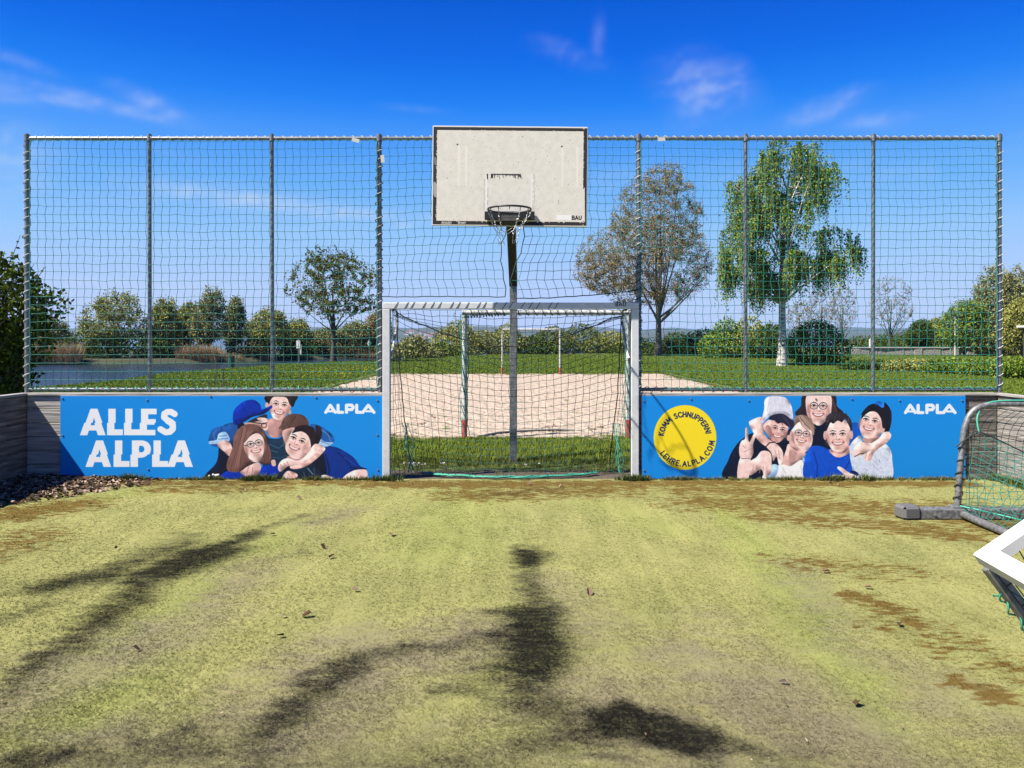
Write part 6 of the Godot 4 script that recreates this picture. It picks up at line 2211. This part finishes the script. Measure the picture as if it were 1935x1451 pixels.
	b.tube([Vector3(0, 3.6, 0), Vector3(0, 3.68, 0), Vector3(0, 3.85, 0), Vector3(0, 3.95, 0)], [0.06, 0.16, 0.14, 0.03], 10, true)
	part("lamp_head", b.mesh(), mats.galvanised, t)
	t = thing("marker_post", "short white marker post standing on the stone wall", "post", Vector3(37.4, 0.72, -80.0))
	b = Buf.new()
	b.box(Vector3(0, 0.45, 0), Vector3(0.16, 0.45, 0.1), Basis(), 0.02)
	part("post", b.mesh(), flat(0.6, 0.6, 0.58, 0.6), t)
	b = Buf.new()
	b.tube([Vector3(0, 0.9, 0), Vector3(0, 1.05, 0)], [0.12, 0.02], 8, true)
	part("cap", b.mesh(), flat(0.5, 0.5, 0.5, 0.6), t)
	t = thing("shed", "dark shed with a pale flat roof edge at the far right", "shed", Vector3(44.6, -0.05, -62.0))
	for k in 12:
		b = Buf.new()
		b.box(Vector3(-2.2 + k * 0.4, 1.3, 1.5), Vector3(0.19, 1.3, 0.03), Basis(), 0.01)
		part("plank", b.mesh(), mats.wood_brown, t)
	b = Buf.new()
	b.box(Vector3(0, 1.28, 0), Vector3(2.35, 1.28, 1.46))
	part("body", b.mesh(), flat(0.04, 0.038, 0.036, 0.9), t)
	b = Buf.new()
	b.box(Vector3(0, 2.7, 0.1), Vector3(2.7, 0.09, 1.9), Basis(), 0.02)
	part("roof", b.mesh(), flat(0.55, 0.55, 0.56, 0.7), t)
	# signs and bin by the water
	t = thing("park_sign", "white rectangular sign on a thin post by the water", "sign", Vector3((564 - CX) / FOCAL * 47.5, LAWN_Y, -47.5))
	b = Buf.new()
	b.tube([Vector3(0, -0.2, 0), Vector3(0, 1.62, 0)], [0.028], 8, true)
	part("pole", b.mesh(), mats.galvanised, t)
	b = Buf.new()
	b.box(Vector3(0.0, 1.33, 0.04), Vector3(0.12, 0.24, 0.008), Basis(), 0.003)
	part("plate", b.mesh(), mats.white_paint, t)
	b = Buf.new()
	b.box(Vector3(0.14, 1.02, 0.02), Vector3(0.05, 0.30, 0.006), Basis(), 0.003)
	part("narrow_plate", b.mesh(), flat(0.55, 0.56, 0.56, 0.6), t)
	t = thing("park_sign", "diamond sign, half white half green, beside the left goal post", "sign", Vector3((698 - CX) / FOCAL * 57.0, LAWN_Y, -57.0))
	b = Buf.new()
	b.tube([Vector3(0, -0.2, 0), Vector3(0, 1.7, 0)], [0.03], 8, true)
	part("pole", b.mesh(), mats.galvanised, t)
	b = Buf.new()
	b.quad(Vector3(0, 1.08, 0.05), Vector3(-0.17, 1.36, 0.05), Vector3(0, 1.64, 0.05), Vector3(0, 1.36, 0.05))
	part("white_half", b.mesh(), mats.white_paint, t)
	b = Buf.new()
	b.quad(Vector3(0, 1.08, 0.05), Vector3(0, 1.36, 0.05), Vector3(0, 1.64, 0.05), Vector3(0.17, 1.36, 0.05))
	part("green_half", b.mesh(), flat(0.02, 0.22, 0.10, 0.5), t)
	t = thing("litter_bin", "green litter bin standing at the water's edge", "bin", Vector3((437.5 - CX) / FOCAL * 45.0, LAWN_Y, -45.0))
	b = Buf.new()
	b.tube([Vector3(0, 0.0, 0), Vector3(0, 0.05, 0), Vector3(0, 0.60, 0), Vector3(0, 0.61, 0)], [0.15, 0.16, 0.19, 0.185], 16, true)
	part("body", b.mesh(), flat(0.012, 0.085, 0.05, 0.45), t)
	b = Buf.new()
	b.tube([Vector3(0, 0.60, 0), Vector3(0, 0.63, 0), Vector3(0, 0.66, 0)], [0.205, 0.20, 0.14], 16, true)
	part("lid", b.mesh(), flat(0.010, 0.06, 0.04, 0.45), t)

# ---------------------------------------------------------------- small growth and litter
func build_small() -> void:
	var blade := StandardMaterial3D.new()
	blade.vertex_color_use_as_albedo = true
	blade.roughness = 0.9
	blade.metallic_specular = 0.15
	blade.cull_mode = BaseMaterial3D.CULL_DISABLED
	blade.backlight_enabled = true
	blade.backlight = Color(0.3, 0.35, 0.15)
	rng.seed = 501
	var tuft := tuft_mesh(9, 0.10, 0.05, 0.0035, 502)
	var xf := []
	var cols := []
	# rough grass right behind the goal
	for k in 15000:
		var d := rng.randf_range(9.45, 12.75)
		var x := rng.randf_range(-2.6, 2.6)
		var bare := smoothstep(11.0, 9.7, d)
		if rng.randf() < bare * 0.75:
			continue
		var s := rng.randf_range(0.5, 1.25) * lerpf(1.0, 0.6, bare) * (0.7 if d > 12.3 else 1.0)
		xf.append(Transform3D(Basis(Vector3.UP, rng.randf() * TAU).scaled(Vector3(1, 1, 1) * s), Vector3(x, -0.04, -d)))
		var c := Color(0.085, 0.140, 0.018).lerp(Color(0.17, 0.21, 0.035), rng.randf())
		cols.append(c.lerp(Color(0.15, 0.12, 0.05), bare * rng.randf()))
	scatter("goal_grass", tuft, blade, xf, cols, "rough green grass between the goal and the sand", "grass")
	# lawn grass in the part that shows over the wall
	xf = []
	cols = []
	rng.seed = 503
	var clump := tuft_mesh(8, 0.11, 0.14, 0.010, 504)
	while xf.size() < 90000:
		var d := lerpf(20.0, 84.0, pow(rng.randf(), 1.5))
		var x := rng.randf_range(-0.70, 0.70) * d
		if x < shore_x(d) or x > 60.0:
			continue
		if x > -6.6 and x < 7.6 and d < 37.0 and d > 12.4:
			continue
		var g := rng.randf()
		xf.append(Transform3D(Basis(Vector3.UP, rng.randf() * TAU).scaled(Vector3.ONE * rng.randf_range(0.5, 1.2)), Vector3(x, lawn_height(x, d) - 0.01, -d)))
		cols.append(Color(0.080, 0.130, 0.016).lerp(Color(0.13, 0.175, 0.028), g))
	# grass creeping over the edges of the sand
	for k in 5200:
		var side := rng.randi_range(0, 3)
		var f := rng.randf()
		var p := Vector2(-6.3, lerpf(12.6, 36.6, f)) if side == 0 else Vector2(7.3, lerpf(12.6, 36.6, f)) if side == 1 else Vector2(lerpf(-6.3, 7.3, f), 36.5) if side == 2 else Vector2(lerpf(-2.6, 2.6, f), 12.6)
		var wave := 0.35 * sin(p.x * 1.3 + p.y * 0.9) + 0.2 * sin(p.x * 3.1 - p.y * 2.3)
		var stray := absf(rng.randfn()) * (0.5 if side == 2 else 0.3) * (0.6 + wave)
		p += Vector2(stray, 0) if side == 0 else Vector2(-stray, 0) if side == 1 else Vector2(0, -stray * 1.6) if side == 2 else Vector2(0, stray * 0.8)
		xf.append(Transform3D(Basis(Vector3.UP, rng.randf() * TAU).scaled(Vector3.ONE * rng.randf_range(0.35, 0.9)), Vector3(p.x, LAWN_Y - 0.01, -p.y)))
		cols.append(Color(0.075, 0.115, 0.016).lerp(Color(0.14, 0.15, 0.04), rng.randf()))
	scatter("lawn_grass", clump, blade, xf, cols, "mown green grass of the lawn", "grass")
	# dandelions
	var head := Buf.new()
	head.tint = Color(1, 1, 1)
	head.tube([Vector3(0, 0.10, 0), Vector3(0, 0.125, 0), Vector3(0, 0.135, 0)], [0.012, 0.032, 0.018], 7, true)
	xf = []
	cols = []
	rng.seed = 505
	for q in [[560, 712, 60, 30], [610, 706, 60, 60], [675, 700, 30, 30], [655, 712, 30, 24], [470, 716, 40, 14], [400, 722, 60, 8], [720, 700, 40, 8]]:
		for k in int(q[3] * 0.7):
			var p := on_ground(q[0] + rng.randfn() * q[2] * 0.5, q[1] + rng.randf_range(-7, 7), LAWN_Y)
			if p.x > -6.7:
				continue
			xf.append(Transform3D(Basis().scaled(Vector3.ONE * rng.randf_range(0.6, 1.1)), p))
			cols.append(Color(0.55, 0.42, 0.03))
	scatter("dandelions", head.mesh(), blade, xf, cols, "yellow dandelions in the lawn left of the sand", "flowers")
	# weeds along the foot of the walls
	xf = []
	cols = []
	rng.seed = 506
	var weed := tuft_mesh(8, 0.055, 0.03, 0.003, 507)
	for k in 2600:
		var x := rng.randf_range(-5.6, 5.65)
		if x > -1.43 and x < 1.40:
			continue
		var dense := 0.25 + 0.75 * absf(sin(x * 2.3) * sin(x * 5.1 + 1.0))
		if rng.randf() > dense:
			continue
		xf.append(Transform3D(Basis(Vector3.UP, rng.randf() * TAU).scaled(Vector3.ONE * rng.randf_range(0.3, 1.1) * (0.6 + dense * 0.6)), Vector3(x, 0.0, -8.985 + absf(rng.randfn()) * 0.025)))
		cols.append(Color(0.05, 0.085, 0.018).lerp(Color(0.17, 0.15, 0.06), rng.randf()))
	for q in [[480, 903], [500, 899], [1580, 900], [1640, 903], [730, 903], [1200, 905], [1195, 900], [245, 893]]:
		for k in 50:
			var p := on_ground(q[0] + rng.randfn() * 12.0, 908.0)
			xf.append(Transform3D(Basis(Vector3.UP, rng.randf() * TAU).scaled(Vector3.ONE * rng.randf_range(0.7, 1.7)), Vector3(p.x, 0.0, -8.96 + absf(rng.randfn()) * 0.03)))
			cols.append(Color(0.04, 0.075, 0.016).lerp(Color(0.10, 0.11, 0.04), rng.randf()))
	for k in 500:
		xf.append(Transform3D(Basis(Vector3.UP, rng.randf() * TAU).scaled(Vector3.ONE * rng.randf_range(0.8, 2.2)), Vector3(5.66 - absf(rng.randfn()) * 0.03, 0.0, rng.randf_range(-8.95, -6.0))))
		cols.append(Color(0.06, 0.10, 0.018).lerp(Color(0.12, 0.14, 0.04), rng.randf()))
	scatter("wall_weeds", weed, blade, xf, cols, "low weeds growing along the foot of the board walls", "weeds")
	# little white daisies
	xf = []
	cols = []
	rng.seed = 508
	var bloom := Buf.new()
	bloom.tube([Vector3(0, 0.05, 0), Vector3(0, 0.062, 0)], [0.012, 0.008], 6, true)
	for q in [[790, 862, 14, 8], [775, 862, 10, 6], [835, 838, 6, 3], [412, 897, 16, 9], [1000, 868, 20, 3]]:
		for k in q[3]:
			var p := on_ground(q[0] + rng.randfn() * q[2] * 0.6, 885.0 if q[1] < 880 else 907.0, 0.0)
			xf.append(Transform3D(Basis().scaled(Vector3.ONE * rng.randf_range(0.8, 1.3)), p))
			cols.append(Color(0.8, 0.8, 0.76))
	scatter("daisies", bloom.mesh(), blade, xf, cols, "small white daisies by the goal and the slogan panel", "flowers")
	# dead leaves heaped in the shaded corner
	var leafb := Buf.new()
	leafb.tint = Color.WHITE
	leafb.quad(Vector3(-0.010, 0.004, -0.016), Vector3(-0.014, 0.012, 0.014), Vector3(0.0, 0.0, 0.022), Vector3(0.0, -0.002, -0.022))
	leafb.quad(Vector3(0.0, -0.002, -0.022), Vector3(0.0, 0.0, 0.022), Vector3(0.014, 0.010, 0.014), Vector3(0.011, 0.005, -0.016))
	xf = []
	cols = []
	rng.seed = 509
	var shades := [Color(0.10, 0.062, 0.040), Color(0.20, 0.135, 0.095), Color(0.32, 0.235, 0.18), Color(0.42, 0.33, 0.27), Color(0.06, 0.04, 0.028)]
	while xf.size() < 4600:
		# the heap is widest in the corner and thins along the panel and the side wall
		var x := -5.70 + absf(rng.randfn()) * 0.62
		var d := 9.0 - absf(rng.randfn()) * 0.55
		if rng.randf() < 0.4:
			x = -5.70 + absf(rng.randfn()) * 0.3
			d = 9.0 - rng.randf() * 2.6
		if x > -3.6 or d < 6.2 or (x + 5.7) / 1.9 + (9.0 - d) / 2.4 > 1.0:
			continue
		var heap := clampf(1.0 - (x + 5.7) / 1.7 - (9.0 - d) / 1.6, 0.0, 1.0)
		var b := Basis.from_euler(Vector3(rng.randfn() * 0.28, rng.randf() * TAU, rng.randfn() * 0.28)).scaled(Vector3.ONE * rng.randf_range(0.7, 1.9))
		xf.append(Transform3D(b, Vector3(x, 0.012 + heap * 0.05 * rng.randf(), -d)))
		cols.append((shades[rng.randi() % 5] as Color) * rng.randf_range(0.6, 1.0))
	scatter("dead_leaves", leafb.mesh(), blade, xf, cols, "heap of dry brown leaves in the shaded corner by the slogan panel", "leaves")
	# single leaves and bits lying on the turf
	xf = []
	cols = []
	rng.seed = 510
	for q in [[257, 1227], [610, 1034], [627, 1052], [672, 1115], [530, 1202], [580, 1163], [1113, 1120], [565, 941], [455, 931], [460, 926], [480, 922], [600, 915], [1340, 978], [1640, 1110], [1583, 916], [1570, 914], [515, 1010], [740, 1010], [535, 1164], [1060, 918], [1000, 914], [220, 1036], [170, 953], [1560, 1080], [1700, 1180], [1480, 1290], [1620, 1330]]:
		var p := on_ground(q[0], q[1], 0.012)
		xf.append(Transform3D(Basis.from_euler(Vector3(rng.randfn() * 0.3, rng.randf() * TAU, rng.randfn() * 0.3)).scaled(Vector3.ONE * rng.randf_range(0.7, 1.4)), p + Vector3(0, 0.006, 0)))
		cols.append((shades[rng.randi() % 5] as Color) * 0.7)
	for k in 80:
		var p := on_ground(rng.randf_range(0, 1900), rng.randf_range(912, 1440), 0.012)
		if absf(p.x) > 5.6:
			continue
		xf.append(Transform3D(Basis.from_euler(Vector3(rng.randfn() * 0.3, rng.randf() * TAU, rng.randfn() * 0.3)).scaled(Vector3(0.2, 0.3, rng.randf_range(0.2, 0.7))), p + Vector3(0, 0.004, 0)))
		cols.append((shades[rng.randi() % 5] as Color) * 0.8)
	scatter("stray_leaves", leafb.mesh(), blade, xf, cols, "single dry leaves and bits strewn over the turf", "leaves")
	xf = []
	cols = []
	rng.seed = 514
	for k in 70:
		var d := lerpf(12.9, 30.0, pow(rng.randf(), 2.0))
		xf.append(Transform3D(Basis.from_euler(Vector3(0, rng.randf() * TAU, 0)).scaled(Vector3(rng.randf_range(0.4, 1.6), 1.0, rng.randf_range(0.6, 2.6))), Vector3(rng.randf_range(-6.0, 7.0), LAWN_Y + 0.035, -d)))
		cols.append((shades[rng.randi() % 5] as Color) * 0.7)
	for q in [[792, 800], [823, 788], [1043, 805], [1050, 815], [1030, 812], [1120, 812], [1135, 808]]:
		for k in 9:
			var p := on_ground(q[0] + rng.randfn() * 5.0, q[1] + rng.randfn() * 1.5, 0.0)
			xf.append(Transform3D(Basis.from_euler(Vector3(0, rng.randf() * TAU, 0)).scaled(Vector3(1.2, 1.0, rng.randf_range(1.0, 2.4))), Vector3(p.x, LAWN_Y + 0.04, p.z)))
			cols.append((shades[rng.randi() % 3] as Color) * 0.7)
	scatter("sand_litter", leafb.mesh(), blade, xf, cols, "twigs and leaf bits lying on the sand court", "litter")
	# reeds
	xf = []
	cols = []
	rng.seed = 511
	var reed := tuft_mesh(7, 1.6, 0.25, 0.022, 512)
	for q in [[60, 150, 68.6, 1.05, 900], [340, 412, 74.5, 0.95, 750], [455, 505, 79.5, 0.7, 420], [560, 740, 92.0, 0.5, 350], [0, 60, 67.5, 1.0, 300], [412, 455, 77.0, 0.5, 160]]:
		for k in q[4]:
			var d: float = q[2] + rng.randf_range(-1.2, 2.2)
			var x: float = (rng.randf_range(q[0], q[1]) - CX) / FOCAL * d
			xf.append(Transform3D(Basis(Vector3.UP, rng.randf() * TAU).scaled(Vector3(1, rng.randf_range(0.6, 1.15) * q[3], 1)), Vector3(x, -0.55, -d)))
			cols.append(Color(0.20, 0.13, 0.075).lerp(Color(0.34, 0.25, 0.16), rng.randf()))
	scatter("reeds", reed, blade, xf, cols, "dry tan reeds along the far bank of the water", "reeds")
	# hose lying on the sand
	var b := Buf.new()
	b.tube(curve_points([on_ground(905, 825, 0.004), on_ground(940, 818, 0.004), on_ground(975, 815, 0.006), on_ground(1020, 813, 0.004), on_ground(1060, 812, 0.004), on_ground(1085, 813, 0.004)], 6), [0.02], 6, true)
	var hose := part("hose", b.mesh(), flat(0.10, 0.11, 0.11, 0.6))
	tag(hose, "grey hose lying across the near edge of the sand", "hose")
	# dry stems in front of the lawn beside the fence
	rng.seed = 513
	var t := thing("dry_stalks", "thin dry stalks standing behind the slogan panel's wall", "stalks", Vector3(-4.1, LAWN_Y, -10.2))
	b = Buf.new()
	for k in 9:
		var x := rng.randf_range(-0.28, 0.35)
		b.tube([Vector3(x, 0, rng.randf_range(-0.1, 0.1)), Vector3(x + rng.randf_range(-0.02, 0.04), 0.8, 0), Vector3(x + rng.randf_range(-0.05, 0.12), rng.randf_range(1.12, 1.42), 0)], [0.006, 0.005, 0.003], 4)
	part("stems", b.mesh(), flat(0.10, 0.07, 0.045, 0.9), t)
